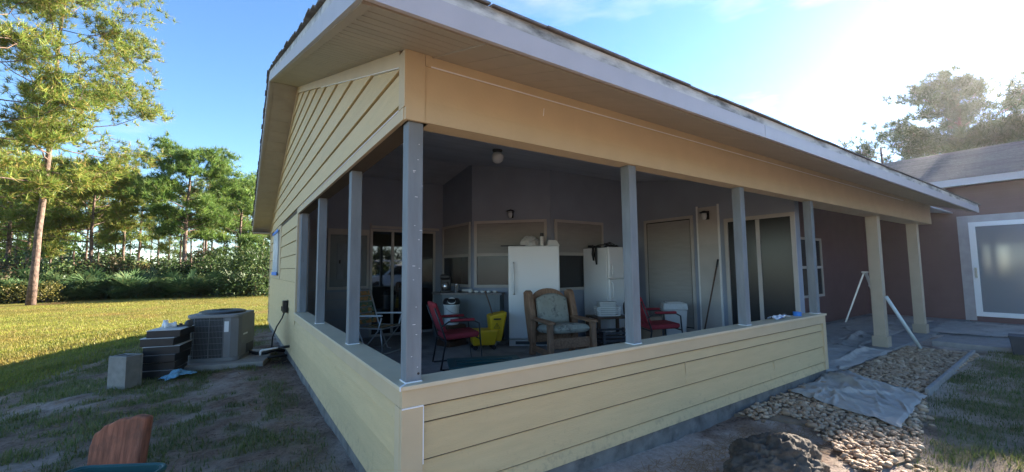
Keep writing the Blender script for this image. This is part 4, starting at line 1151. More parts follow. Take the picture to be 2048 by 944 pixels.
# guard wires on the coil face
gr = MB().box(-.362, -.358, .05, .055, .06, .65)
for k in range(21):
    x = -.24 + .0185 * k; MB().bar((x, -.347, .06), (x, -.347, .652), .0028, .0028).build('guard_wire', MT['acwire'], ac)
for k in range(7):
    z = .10 + .087 * k
    pth = [(.15, -.352, z), (-.23, -.352, z)] + [(-.25 + .10 * math.cos(a), -.25 + .10 * math.sin(a), z) for a in np.linspace(R(-90), R(-180), 6)] + [(-.352, .24, z)]
    MB().tube(pth, .003, 4).build('guard_wire', MT['acwire'], ac)
for x in (-.24, -.045, .145): MB().bar((x, -.355, .03), (x, -.355, .66), .010, .006).build('guard_bar', MT['acwire'], ac)
for (x, y) in ((-.28, -.30), (.28, -.30), (-.28, .30), (.28, .30)): pass
# refrigerant / drain pipe
pp = thing('drain_pipe', 'white elbowed drain pipe with black sleeve coming out of the side wall', 'pipe', (0, 5.24, 0))
MB().tube([(-.005, 0, .40), (-.16, .015, .395)], .020, 10).build('foam_sleeve', MT['black'], pp, smooth=True)
MB().tube([(-.155, .015, .396), (-.36, .035, .375), (-.385, .037, .368), (-.395, .038, .345), (-.396, .038, .30)], .014, 10).build('pipe', MT['pvc'], pp, smooth=True)
MB().tube([(-.362, .035, .375), (-.39, .037, .365), (-.397, .038, .335)], .019, 10).build('elbow', MT['pvc'], pp, smooth=True)
ls = thing('refrigerant_line', 'dark insulated line loop on the ground between wall and condenser', 'hose', (-.3, 5.7, .2))
MB().tube([(.29, .25, .02), (.15, .2, .06), (0, .05, .05), (-.12, .1, .05), (-.2, .22, .06), (-.33, .30, .12)], .028, 8).build('insulation', MT['black'], ls, smooth=True)
MB().tube([(.29, -.1, -.0), (.1, -.2, .02), (-.1, -.15, .0), (-.25, .0, .0)], .02, 8).build('insulation', MT['black'], ls, smooth=True)
# outdoor outlet
ob = thing('outlet_box', 'black weatherproof outlet box mounted on yellow side wall', 'outlet box', (0, 5.72, .99))
MB().box(-.085, -.013, -.075, .075, -.10, .10).build('cover', MT['black'], ob, bevel=.012)
MB().box(-.10, -.086, -.02, .03, -.07, .01).build('plug', MT['black'], ob, bevel=.005)
MB().box(-.0125, -.008, -.085, .085, -.11, .11).build('back_plate', MT['black'], ob)
cb_ = MB().tube([(-.055, 5.72, .889), (-.08, 5.73, .80), (-.15, 5.78, .66), (-.20, 5.86, .48), (-.20, 5.95, .30), (-.18, 6.0, .17)], .011, 8).build('power_cable', MT['black'], smooth=True)
tag(cb_, 'black cable hanging from the outlet box to the ground', 'cable')

# cinder block
cbk = MB()
hw, hd, hh = .135, .10, .40
cbk.box(-hw, hw, -hd, -hd + .032, 0, hh).box(-hw, hw, hd - .032, hd, 0, hh)
for x in (-hw, -.018, hw - .036): cbk.box(x + .0005, x + .0355, -hd + .0325, hd - .0325, 0.001, hh - .002)
blk = cbk.build('cinder_block', MT['block'], None, (-1.87, 4.95, .145), (0, 0, R(-44)), bevel=.004)
bm = bmesh.new(); bm.from_mesh(blk.data); bm.free()
tag(blk, 'upright hollow concrete block standing in the dirt beside the black stack', 'concrete block')
# stack of black flat boxes
bx_loc = Vector((-1.54, 5.38, .15)); zb = 0
rs3 = random.Random(3)
lab = ['bottom black flat box of the stack on the ground', 'second black flat box up from the ground in the stack', 'third black flat box up in the stack behind the block', 'fourth black flat box up with pale edge in the stack', 'fifth black flat box up sticking out of the stack', 'top black flat box of the stack with white lid carrying plumbing bits']
for k, (h, dx, dy, rot, sx_) in enumerate([(.12, 0, 0, -16, 1), (.105, .02, .03, -13, .95), (.105, .03, -.02, -17, 1.0), (.11, .04, -.02, -12, 1.06), (.11, .01, -.0, -18, 1.0), (.10, .06, .02, -15, 1.0)]):
    t = thing('flat_box', lab[k], 'box', (bx_loc.x + dx, bx_loc.y + dy, bx_loc.z + zb), R(rot), 'stacked black flat boxes')
    MB().box(-.19 * sx_, .19 * sx_, -.24, .24, 0, h - .008).build('body', MT['black'], t, bevel=.006)
    MB().box(-.195 * sx_, .195 * sx_, -.245, .245, h - .0075, h - .001).build('lid_edge', MT['oldwhite'] if k in (1, 3, 4, 5) else MT['acgrey'], t, bevel=.002)
    zb += h
ztop = bx_loc.z + zb
t = thing('pvc_fitting', 'white pipe fitting lying on the black stack', 'pipe fitting', (-1.50, 5.40, ztop), R(20))
MB().lathe([(.030, -.06), (.036, -.06), (.036, -.02), (.028, -.01), (.028, .03), (.04, .05), (.04, .07), (.03, .07)], 14, (0, 0, .041), 'x').build('tube', MT['whitep'], t, smooth=True)
t = thing('pvc_fitting', 'white upright pipe coupling on the black stack', 'pipe fitting', (-1.56, 5.52, ztop), 0)
MB().lathe([(.028, 0), (.045, 0), (.04, .05), (.03, .06), (.03, .10), (.022, .10)], 14, (0, 0, 0.001)).build('tube', MT['whitep'], t, smooth=True)
t = thing('hose_timer', 'small dark valve with a knob on the black stack', 'valve', (-1.38, 5.42, ztop), R(-10))
MB().tube([(-.08, 0, .02), (.06, .0, .02)], .016, 8).build('body', MT['dark'], t); MB().lathe([(0, .03), (.02, .03), (.02, .05), (.005, .055), (.005, .08), (0, .08)], 10).build('knob', MT['black'], t)
t = thing('round_cap', 'grey round cap standing on the black stack', 'cap', (-1.28, 5.36, ztop), R(30))
MB().lathe([(0, -.02), (.045, -.02), (.05, -.01), (.05, .02), (.04, .025), (0, .025)], 18, (0, 0, .051), 'y').build('disc', MT['dark'], t, smooth=True)
# small white box sticking out at the side of the stack
wb = MB().box(-.09, .09, -.08, .08, 0, .07).build('carton', MT['oldwhite'], None, (-1.80, 5.52, .60 - .12), (0, 0, R(-10)), bevel=.004)
bpy.data.objects.remove(wb)
# crumpled blue plastic
gxs = np.linspace(-1, 1, 40); A, B = np.meshgrid(gxs, gxs)
Zc = .02 + .10 * (1 - np.sqrt(np.clip(A ** 2 + B ** 2, 0, 2)) / 1.45) * (0.5 + fbm(A * 4 + 3, B * 4, 4))
Xc = A * .20 + .05 * (fbm(A * 3, B * 3 + 4) - .5); Yc = B * .07 + .05 * (fbm(A * 3 + 7, B * 3) - .5)
o = link('plastic_bag', grid_mesh('plastic_bag', Xc, Yc, Zc), MT['bluefilm'], None, (-1.36, 5.12, .14), (0, 0, R(35)))
tag(o, 'crumpled blue plastic bag on the ground beside the concrete pad', 'plastic bag')
# rough reddish wood slab and teal bin in the foreground
ws = MB().side([(-.16, 0), (.155, 0), (.165, .585), (.155, .60), (.09, .605), (.06, .59), (-.01, .585), (-.05, .562), (-.10, .545), (-.125, .515), (-.155, .50), (-.172, .42)], -.03, .03, 'y').build('wood_slab', MT['cedar'], None, (-1.33, 1.22, .13), (R(-6), 0, R(-38)), bevel=.012)
tag(ws, 'rough reddish wooden slab standing upright in the grass', 'wooden slab')
tb_ = thing('teal_bin', 'teal plastic bin with rolled rim in front of the wooden slab', 'bin', (-1.30, .66, .15), R(-30))
b_ = MB()
for (w0, w1, z0, z1) in ((.19, .225, 0, .435),):
    o1 = rrect(w0, w0 * .75, .05); o2 = rrect(w1, w1 * .75, .06); n = len(o1)
    V = [(x, y, z0) for x, y in o1] + [(x, y, z1) for x, y in o2] + [(x * .95, y * .95, z1) for x, y in o2] + [(x * .95, y * .95, z0 + .01) for x, y in o1]
    F = []
    for a in range(3):
        for i in range(n): j = (i + 1) % n; F.append((a * n + i, a * n + j, (a + 1) * n + j, (a + 1) * n + i))
    F.append(tuple(reversed(range(n)))); F.append(tuple(3 * n + i for i in range(n)))
    b_.add(V, F)
b_.build('body', MT['teal'], tb_)
rm = rrect(.232, .232 * .75, .065); MB().tube([(x, y, .43) for x, y in rm] + [(rm[0][0], rm[0][1], .43)], .012, 6, False).build('rim', MT['teal'], tb_, smooth=True)

# ------------------------------------------------------------------ porch contents
FL = .2005
# freezer
fz_ = thing('upright_freezer', 'tall white upright freezer against the bay corner', 'freezer', (3.376, 4.072, FL), math.atan2(-.56, .746))
MB().box(0.005, .925, .05, .55, .06, 1.79).build('cabinet', MT['white'], fz_, bevel=.008)
dr = MB().box(0, .93, -.03, .0495, .13, 1.80).build('door', MT['white'], fz_, bevel=.02)
MB().tube([(.10, -.032, .92), (.10, -.075, .97), (.10, -.078, 1.2), (.10, -.075, 1.45), (.10, -.032, 1.50)], .016, 8).build('handle', MT['white'], dr, smooth=True)
MB().box(.005, .925, -.01, .0495, .0, .115).build('toe_grille', MT['oldwhite'], fz_, bevel=.004)
MB().box(.12, .80, -.016, -.0105, .03, .085).build('vent', MT['dark'], fz_)
zt = FL + 1.80
def on_fz(x, y): 
    a = math.atan2(-.56, .746); return (3.376 + x * math.cos(a) - y * math.sin(a), 4.072 + x * math.sin(a) + y * math.cos(a))
x, y = on_fz(.62, .12); t = thing('thermos', 'slim white bottle with dark cap on top of the white freezer', 'bottle', (x, y, zt))
MB().lathe([(.03, 0), (.036, .005), (.036, .17), (.03, .18), (0, .18)], 14).build('body', MT['whitep'], t, smooth=True); MB().lathe([(0, .1805), (.034, .1805), (.034, .235), (.03, .24), (0, .24)], 14).build('cap', MT['dark'], t)
x, y = on_fz(.40, .22); r = np.random.default_rng(4)
bm = bmesh.new(); bmesh.ops.create_icosphere(bm, subdivisions=4, radius=1)
for v in bm.verts:
    p = v.co; k = .75 + .5 * float(fbm(p.x * 2.5 + 8, p.y * 2.5 + p.z * 2, 4)); v.co = Vector((p.x * .20 * k, p.y * .15 * k, max(p.z, -.5) * .14 * k))
me = bpy.data.meshes.new('bag'); bm.to_mesh(me); bm.free()
o = link('plastic_sack', me, MT['oldwhite'], None, (x, y, zt + .05)); tag(o, 'crumpled pale plastic sack on top of the white freezer', 'sack')
x, y = on_fz(.82, .14); t = thing('paper_box', 'low white folded carton at the freezer top corner', 'carton', (x, y, zt), R(-30))
MB().hexa([(-.12, -.09, 0), (.12, -.09, 0), (.12, .09, 0), (-.12, .09, 0), (-.08, -.06, .11), (.07, -.05, .10), (.07, .06, .11), (-.08, .06, .12)]).build('body', MT['whitep'], t, bevel=.004)
x, y = on_fz(.15, .1); t = thing('tool_rod', 'dark rod sticking out over the freezer top edge', 'rod', (x, y, zt + .012), R(-45)); MB().tube([(-.3, 0, 0), (.25, .02, .0)], .011, 6).build('rod', MT['dark'], t)

# counter
ct = thing('counter', 'grey cabinet counter under the bay window', 'counter', (0, 0, FL))
ply = [(2.6, 5.3), (3.46, 4.44), (3.70, 4.68), (3.21, 5.17), (3.21, 5.75), (2.6, 5.75)]
MB().prism([(2.63, 5.31), (3.45, 4.49), (3.67, 4.69), (3.20, 5.16), (3.20, 5.73), (2.63, 5.73)], 0.02, .885).build('cabinet', MT['cabinet'], ct)
MB().prism(ply, .8855, .925).build('countertop', MT['counter'], ct, bevel=.004)
for (s0, s1) in ((.06, .52), (.60, 1.06)):
    d_ = Vector((1, -1, 0)).normalized(); n_ = Vector((-1, -1, 0)).normalized(); o_ = Vector((2.63, 5.31, 0))
    a, b = o_ + d_ * s0 + n_ * .006, o_ + d_ * s1 + n_ * .006
    dd = MB().hexa([tuple(a + Vector((0, 0, .1))), tuple(b + Vector((0, 0, .1))), tuple(b - n_ * .0055 + Vector((0, 0, .1))), tuple(a - n_ * .0055 + Vector((0, 0, .1))), tuple(a + Vector((0, 0, .80))), tuple(b + Vector((0, 0, .80))), tuple(b - n_ * .0055 + Vector((0, 0, .80))), tuple(a - n_ * .0055 + Vector((0, 0, .80)))]).build('cabinet_door', MT['cabinet'], ct)
MB().bar((2.62, 5.29, .04), (3.44, 4.47, .04), .012, .075).build('kick_board', MT['innertrim'], ct)
zc_ = FL + .9255
for k in range(5):
    s = .53 + .125 * k; p = Vector((2.66, 5.33, 0)) + Vector((1, -1, 0)).normalized() * s + Vector((.06, .06, 0))
    o = MB().lathe([(0, 0), (.030, 0), (.034, .006), (.052, .035), (.049, .036), (.03, .008), (0, .007)], 16).build('bowl', MT['whitep'], None, (p.x, p.y, zc_), smooth=True)
    tag(o, 'small white bowl in the row on the counter', 'bowl', 'white bowls on the counter')
t = thing('coffee_maker', 'black coffee maker with steel body on the counter end', 'coffee maker', (2.78, 5.48, zc_), R(-30))
MB().box(-.10, .10, -.12, .12, 0, .04).build('base', MT['black'], t, bevel=.01); MB().box(-.10, .10, .04, .12, .0405, .26).build('tank', MT['black'], t, bevel=.01); MB().box(-.10, .10, -.12, .12, .2605, .36).build('brew_head', MT['black'], t, bevel=.03)
MB().lathe([(.05, 0), (.07, .02), (.07, .10), (.05, .15), (.045, .16)], 16, (0, -.04, .042)).build('carafe', MT['silver'], t, smooth=True)
t = thing('jug', 'grey metal jug beside the coffee maker', 'jug', (2.93, 5.28, zc_), R(20)); MB().lathe([(.045, 0), (.05, .01), (.045, .15), (.05, .17), (.044, .17), (.04, .02), (0, .015)], 16).build('body', MT['silver'], t, smooth=True)
MB().tube([(.045, 0, .14), (.085, 0, .13), (.085, 0, .06), (.048, 0, .04)], .007, 6).build('handle', MT['silver'], t, smooth=True)
t = thing('flashlight', 'pale torch lying tilted on the counter behind the bowls', 'torch', (3.08, 5.12, zc_), R(-35)); MB().lathe([(0, -.10), (.026, -.10), (.026, .03), (.038, .06), (.038, .10), (.03, .105), (0, .09)], 14, (0, 0, .04), 'x').build('body', MT['oldwhite'], t, smooth=True)

# bucket on a low crate
t = thing('wood_crate', 'low dark crate under the white bucket', 'crate', (2.58, 4.78, FL), R(15))
for z in (.0, .13, .26):
    for (a, b) in (((-.2, -.17), (.2, -.17)), ((-.2, .17), (.2, .17)), ((-.2, -.155), (-.2, .155)), ((.2, -.155), (.2, .155))): MB().bar((a[0], a[1], z + .055), (b[0], b[1], z + .055), .014, .10).build('slat', MT['brown'], t)
MB().box(-.19, .19, -.16, .16, .362, .378).build('top', MT['brown'], t)
t = thing('bucket', 'white plastic bucket with black lid and pale round label on the crate', 'bucket', (2.58, 4.78, FL + .3785))
MB().lathe([(.125, 0), (.13, .01), (.145, .34), (.152, .345), (.152, .365), (0, .365)], 24).build('body', MT['whitep'], t, smooth=True)
MB().lathe([(0, .366), (.16, .366), (.165, .38), (.16, .42), (.13, .47), (0, .48)], 24).build('lid', MT['black'], t, smooth=True)
MB().lathe([(0, 0), (.075, 0), (.075, .004), (0, .004)], 20).build('round_label', MT['oldwhite'], t, (-.055, -.115, .435), (R(52), 0, R(-26)))
MB().tube([(.15 * math.cos(a), .15 * math.sin(a), .30 - .10 * math.sin(a - R(200)) ) for a in np.linspace(R(200), R(380), 12)], .003, 5).build('wire_handle', MT['dark'], t)

# mop bucket
t = thing('mop_bucket', 'yellow wheeled mop bucket with wringer', 'mop bucket', (2.93, 4.10, FL), R(-20))
MB().hexa([(-.26, -.15, .08), (.12, -.15, .08), (.12, .15, .08), (-.26, .15, .08), (-.30, -.19, .34), (.18, -.19, .34), (.18, .19, .34), (-.30, .19, .34)]).build('tub', MT['yellow'], t, bevel=.025)
wr_ = MB().hexa([(.06, -.12, .16), (.24, -.12, .12), (.24, .12, .12), (.06, .12, .16), (.02, -.17, .58), (.34, -.17, .64), (.34, .17, .64), (.02, .17, .58)]).build('wringer', MT['yellow'], t, bevel=.03)
sg = MB(); 
def tri_frame(bm_, cx, cz, s, y):
    P = [(cx - s, cz - s * .6), (cx + s, cz - s * .6), (cx, cz + s)]
    for i in range(3):
        a, b = P[i], P[(i + 1) % 3]; bm_.bar((a[0], y, a[1]), (b[0], y, b[1]), .004, .010, up=(0, 1, 0))
tri_frame(sg, .15, .40, .055, 0); sg.build('warning_mark', MT['black'], wr_, (0, -.162, 0))
MB().bar((.15, 0, .385), (.15, 0, .425), .004, .016, up=(0, 1, 0)).build('warning_mark', MT['black'], wr_, (0, -.164, 0))
MB().box(.09, .22, -.178, -.168, .51, .535).build('warning_mark', MT['black'], wr_)
for (x, y) in ((-.22, -.12), (-.22, .12), (.10, -.12), (.10, .12)): MB().lathe([(0, -.015), (.038, -.015), (.04, 0), (.038, .015), (0, .015)], 14, (x, y, .041), 'y').build('caster', MT['black'], t)
MB().tube([(.10, 0, .60), (.06, .02, .75), (-.02, .05, 1.0)], .012, 8).build('wringer_handle', MT['brown'], t)
t = thing('bottle', 'grey spray bottle standing behind the mop bucket', 'bottle', (3.22, 4.30, FL + 0.0)); MB().lathe([(.04, 0), (.045, .01), (.045, .42), (.02, .50), (.02, .56), (0, .56)], 14).build('body', MT['oldwhite'], t, smooth=True); MB().box(-.05, .02, -.014, .014, .5605, .60).build('trigger', MT['dark'], t, bevel=.004)

# red armchairs
def red_chair(label, x, y, rz):
    t = thing('armchair', label, 'chair', (x, y, FL), rz, 'red padded armchairs on the porch')
    st = MB().hexa([(-.25, -.25, .40), (.25, -.25, .42), (.25, .25, .42), (-.25, .25, .40), (-.25, -.25, .48), (.26, -.25, .50), (.26, .25, .50), (-.25, .25, .48)]).build('seat', MT['red'], t, bevel=.03)
    MB().hexa([(-.27, -.24, .50), (-.20, -.24, .50), (-.20, .24, .50), (-.27, .24, .50), (-.42, -.22, .92), (-.36, -.22, .93), (-.36, .22, .93), (-.42, .22, .92)]).build('backrest', MT['red'], t, bevel=.03)
    for s in (-1, 1):
        yy = .285 * s
        MB().tube([(-.40, yy, .86), (-.30, yy, .58), (-.24, yy, .40), (-.31, yy, .012), (-.28, yy, .011)], .0125, 8).build('rear_leg', MT['blackmetal'], t, smooth=True)
        MB().tube([(-.30, yy, .60), (-.20, yy, .66), (.16, yy, .66), (.24, yy, .62), (.25, yy, .45), (.29, yy, .012), (-.28, yy, .0112)], .0125, 8).build('arm_frame', MT['blackmetal'], t, smooth=True)
        MB().bar((-.18, yy, .678), (.17, yy, .678), .05, .035).build('arm_pad', MT['red'], t, bevel=.012)
        MB().bar((-.24, yy - .03 * s, .40), (-.24, yy, .40), .02, .02).build('bracket', MT['blackmetal'], t)
    MB().tube([(.25, -.285, .40), (.25, .285, .40)], .011, 8).build('seat_rail', MT['blackmetal'], t)
    MB().tube([(-.25, -.285, .39), (-.25, .285, .39)], .011, 8).build('seat_rail', MT['blackmetal'], t)
    return t
red_chair('red padded armchair with black frame beside the yellow mop bucket', 1.98, 3.32, R(-12))
red_chair('red padded armchair with black frame in front of the white waste bin', 5.02, 2.12, R(-28))

# wooden glider with cushions
g = thing('glider_chair', 'worn wooden rocking armchair with stained pale cushions', 'rocking chair', (3.55, 2.82, FL), R(-104))
def gp(nm, m, a, b, w_, h, **k): return MB().bar(a, b, w_, h).build(nm, MT[m], g, bevel=.012, **k)
for s in (-1, 1):
    y = .36 * s
    MB().side([(-.36, .20), (-.24, .20), (-.24, .62), (-.34, .92), (-.38, 1.0), (-.46, 1.03), (-.56, .99), (-.52, .7), (-.44, .45)], y - .05 + .02 * s, y + .05 + .02 * s, 'y').build('back_post', MT['wood'], g, bevel=.015)
    MB().side([(-.40, .0), (-.30, .0), (-.26, .40), (-.36, .42)], y - .04, y + .04, 'y').build('rear_leg', MT['wood'], g, bevel=.01)
    MB().side([(.30, .0), (.40, .0), (.37, .56), (.29, .56)], y - .04, y + .04, 'y').build('front_leg', MT['wood'], g, bevel=.01)
    MB().prism([(-.44, y - .06), (.30, y - .07), (.42, y - .05), (.45, y), (.42, y + .05), (.30, y + .07), (-.44, y + .06)], .565, .60).build('armrest', MT['woodx'], g, bevel=.01)
    MB().bar((-.34, y, .12), (.34, y, .12), .035, .09).build('side_rail', MT['woodx'], g, bevel=.008)
MB().bar((.325, -.315, .27), (.325, .315, .27), .035, .15).build('front_rail', MT['woodx'], g, bevel=.01)
MB().bar((-.30, -.315, .26), (-.30, .315, .26), .035, .12).build('back_rail', MT['woodx'], g, bevel=.01)
P = [(-.31, .30), (.31, .30)] + [(.31 * math.cos(a), .86 + .19 * math.sin(a)) for a in np.linspace(0, math.pi, 13)]
k_ = MB(); n = len(P); 
V = [(-.33 - .24 * (z - .3) - .03, yy, z) for yy, z in P] + [(-.33 - .24 * (z - .3), yy, z) for yy, z in P]
k_.add(V, [tuple(reversed(range(n))), tuple(n + i for i in range(n))] + [(i, (i + 1) % n, n + (i + 1) % n, n + i) for i in range(n)])
k_.build('back_panel', MT['wood'], g, bevel=.006)
def pillow(nm, sx_, sy_, sz_, loc, rot, seed, arch=0):
    A, B = np.meshgrid(np.linspace(-1, 1, 30), np.linspace(-1, 1, 30)); v = []
    prof = (np.clip(1 - A ** 6, 0, 1) * np.clip(1 - B ** 6, 0, 1)) ** .35
    bmp = .1 * (fbm(A * 2 + seed, B * 2) - .5)
    X = A * sx_ * (1 - .03 * (1 - B ** 2)); Y = B * sy_
    if arch: X = np.where(A > 0, A * (sx_ - arch * (B ** 2)), A * sx_)
    top = sz_ * (prof + bmp * prof); bot = -sz_ * .8 * prof
    bmx_ = bmesh.new()
    vt = [[bmx_.verts.new((X[i, j], Y[i, j], top[i, j])) for j in range(30)] for i in range(30)]
    vb = [[bmx_.verts.new((X[i, j], Y[i, j], bot[i, j] - .0005)) for j in range(30)] for i in range(30)]
    for i in range(29):
        for j in range(29):
            bmx_.faces.new((vt[i][j], vt[i][j + 1], vt[i + 1][j + 1], vt[i + 1][j])); bmx_.faces.new((vb[i][j], vb[i + 1][j], vb[i + 1][j + 1], vb[i][j + 1]))
    me = bpy.data.meshes.new(nm); bmx_.to_mesh(me); bmx_.free(); me.polygons.foreach_set('use_smooth', [True] * len(me.polygons))
    return link(nm, me, MT['cushion'], g, loc, rot)
pillow('seat_cushion', .34, .305, .085, (.02, 0, .44), (0, R(-6), 0), 1)
sc2 = pillow('back_cushion', .25, .285, .07, (-.335, 0, .73), (0, R(-104), 0), 5, .09)
# end table with basket, clutter
t = thing('end_table', 'dark brown end table behind the rocking chair', 'table', (4.82, 3.02, FL), R(-20))
MB().box(-.33, .33, -.26, .26, .50, .53).build('top', MT['brown'], t, bevel=.006)
for (x, y) in ((-.30, -.23), (.30, -.23), (-.30, .23), (.30, .23)): MB().box(x - .025, x + .025, y - .025, y + .025, 0, .4995).build('leg', MT['brown'], t)
MB().box(-.27, .27, -.2, .2, .15, .17).build('shelf', MT['brown'], t)
t = thing('laundry_basket', 'white slotted plastic basket on the dark end table', 'basket', (4.80, 3.02, FL + .5305), R(-30))
for z in (.0, .035, .07, .105, .14): MB().tube([(x * (1 + z * .5), y * (1 + z * .5), z + .02) for x, y in rrect(.20, .14, .04)] + [(rrect(.20, .14, .04)[0][0] * (1 + z * .5), rrect(.20, .14, .04)[0][1] * (1 + z * .5), z + .02)], .011, 5, False).build('band', MT['whitep'], t)
for i, (x, y) in enumerate(rrect(.20, .14, .04, 3)): MB().bar((x, y, .01), (x * 1.08, y * 1.08, .17), .012, .008).build('rib', MT['whitep'], t)
MB().prism(rrect(.19, .13, .04), .002, .010).build('floor', MT['whitep'], t)
t = thing('white_tub', 'small lidded white tub sitting in the slotted basket', 'tub', (4.78, 3.02, FL + .5305 + .0105), R(-30))
MB().hexa([(-.13, -.09, 0), (.13, -.09, 0), (.13, .09, 0), (-.13, .09, 0), (-.15, -.105, .22), (.15, -.105, .22), (.15, .105, .22), (-.15, .105, .22)]).build('body', MT['oldwhite'], t, bevel=.015); MB().box(-.155, .155, -.11, .11, .2205, .245).build('lid', MT['oldwhite'], t, bevel=.006)
t = thing('black_bag', 'black rounded bag beside the white basket', 'bag', (5.12, 2.80, FL + .5305 - .0), 0)
bm = bmesh.new(); bmesh.ops.create_icosphere(bm, subdivisions=3, radius=1)
for v in bm.verts:
    p = v.co; k = .85 + .3 * float(fbm(p.x * 2 + 3, p.y * 2 + p.z * 2, 3)); v.co = Vector((p.x * .12 * k, p.y * .10 * k, max(p.z, -.8) * .17 * k + .13))
me = bpy.data.meshes.new('body'); bm.to_mesh(me); bm.free(); link('body', me, MT['black'], t)
t = thing('plastic_crates', 'dark plastic crate on the floor in front of the end table', 'crate', (4.52, 2.62, FL), R(-25))
MB().box(-.24, .24, -.18, .18, 0, .012).build('floor', MT['dark'], t)
for z in (.03, .09, .15, .21, .27, .33):
    for (a, b) in (((-.25, -.19), (.25, -.19)), ((-.25, .19), (.25, .19)), ((-.25, -.178), (-.25, .178)), ((.25, -.178), (.25, .178))): MB().bar((a[0], a[1], z), (b[0], b[1], z), .02, .035).build('slat', MT['dark'], t)
for (x, y) in ((-.25, -.19), (.25, -.19), (-.25, .19), (.25, .19)): MB().box(x - .02, x + .02, y - .02, y + .02, 0.0, .36).build('corner', MT['dark'], t)
t.name = 'plastic_crate'
# second refrigerator
fr = thing('refrigerator', 'white two-door refrigerator in the bay behind a grey post', 'refrigerator', (5.18, 3.30, FL), 0)
MB().box(0, .78, .06, .70, .03, 1.78).build('cabinet', MT['white'], fr, bevel=.01)
d1 = MB().box(0, .78, 0, .055, .06, 1.165).build('lower_door', MT['white'], fr, bevel=.018); d2 = MB().box(0, .78, 0, .055, 1.18, 1.79).build('freezer_door', MT['white'], fr, bevel=.018)
MB().tube([(.06, -.001, .80), (.06, -.04, .84), (.06, -.04, 1.08), (.06, -.001, 1.12)], .012, 8).build('handle', MT['white'], d1, smooth=True); MB().tube([(.06, -.001, 1.22), (.06, -.04, 1.25), (.06, -.04, 1.42), (.06, -.001, 1.46)], .012, 8).build('handle', MT['white'], d2, smooth=True)
MB().box(.01, .77, .02, .058, .0, .055).build('toe_grille', MT['dark'], fr)
t = thing('work_gloves', 'dark gloves hanging over the side of the refrigerator', 'gloves', (5.18, 3.66, FL + 1.79))
for k, (y, L, hh) in enumerate(((-.05, .34, 0), (.03, .26, 0))): 
    MB().tube([(.10, y, .012), (.0, y, .016), (-.02, y, -.01), (-.022, y + .005, -L * .5), (-.022, y - .006, -L)], [.02, .022, .024, .030, .016], 8).build('glove', MT['black'], t, smooth=True)
t = thing('cable_tangle', 'dark tangle of cords on top of the refrigerator', 'cords', (5.42, 3.62, FL + 1.785))
r = np.random.default_rng(8); q = np.cumsum(r.normal(size=(34, 3)) * .09, 0); q -= q.mean(0); q[:, 0] = np.clip(q[:, 0], -.22, .3); q[:, 1] = np.clip(q[:, 1], -.2, .25); q[:, 2] = .015 + np.abs(q[:, 2]) % .09
MB().tube([tuple(a) for a in q], .011, 6).build('cord', MT['black'], t, smooth=True)
# waste bin
t = thing('waste_bin', 'grey-white swing-top kitchen waste bin against the east wall', 'waste bin', (5.92, 2.44, FL), R(-45))
MB().hexa([(-.16, -.13, 0), (.16, -.13, 0), (.16, .13, 0), (-.16, .13, 0), (-.20, -.16, .62), (.20, -.16, .62), (.20, .16, .62), (-.20, .16, .62)]).build('body', MT['oldwhite'], t, bevel=.025)
MB().hexa([(-.215, -.175, .6205), (.215, -.175, .6205), (.215, .175, .6205), (-.215, .175, .6205), (-.20, -.15, .74), (.20, -.15, .74), (.20, .15, .74), (-.20, .15, .74)]).build('lid', MT['oldwhite'], t, bevel=.02)
MB().box(-.13, .13, -.12, .12, .7405, .752).build('flap', MT['whitep'], t, bevel=.004)
# brooms
t = thing('broom', 'broom with reddish handle leaning on the narrow siding panel', 'broom', (6.18, 2.06, FL))
MB().tube([(0, 0, .10), (.27, -.17, 1.42)], .013, 8).build('handle', MT['brown'], t, smooth=True); MB().tube([(.262, -.165, 1.38), (.29, -.182, 1.52)], .016, 8).build('grip', MT['black'], t)
MB().hexa([(-.03, -.15, 0), (.03, -.15, 0), (.03, .15, 0), (-.03, .15, 0), (-.015, -.09, .16), (.035, -.09, .16), (.035, .06, .16), (-.015, .06, .16)]).build('bristles', MT['dark'], t)
t = thing('cardboard_box', 'open cardboard box beside the second red armchair', 'box', (5.52, 2.72, FL), R(-20))
MB().box(-.2, .2, -.15, .15, 0, .40).build('body', MT['card'], t); MB().box(-.2, .2, -.15, -.145, .401, .50).build('flap', MT['card'], t, rot=(0, 0, 0))
t = thing('small_table', 'low wooden side table with clutter behind the second red armchair', 'table', (5.55, 2.12, FL), R(-20))
bpy.data.objects.remove(t)
# folding lawn chair
lc = thing('lawn_chair', 'folding lawn chair with white arms and orange floral webbing', 'lawn chair', (1.32, 5.02, FL), R(-55))
for s in (-1, 1):
    y = .27 * s
    MB().tube([(-.42, y, 1.02), (-.22, y, .44), (-.02, y, .02), (.05, y, .012)], .012, 8).build('back_tube', MT['alu'], lc, smooth=True)
    MB().tube([(.27, y, .60), (.20, y, .38), (-.12, y, .03), (-.34, y, .012)], .012, 8).build('cross_leg', MT['alu'], lc, smooth=True)
    MB().tube([(.26, y, .40), (.30, y, .012)], .012, 8).build('front_leg', MT['alu'], lc, smooth=True)
    MB().bar((-.27, y, .615), (.28, y, .635), .05, .026).build('armrest', MT['whitep'], lc, bevel=.009)
    MB().tube([(-.22, y, .42), (.27, y, .42)], .011, 8).build('seat_tube', MT['alu'], lc)
MB().tube([(-.42, -.27, 1.02), (-.44, 0, 1.06), (-.42, .27, 1.02)], .012, 8).build('top_tube', MT['alu'], lc, smooth=True)
MB().tube([(.30, -.27, .014), (.31, 0, .013), (.30, .27, .014)], .012, 8).build('foot_tube', MT['alu'], lc); MB().tube([(.27, -.27, .42), (.27, .27, .42)], .011, 8).build('seat_tube', MT['alu'], lc)
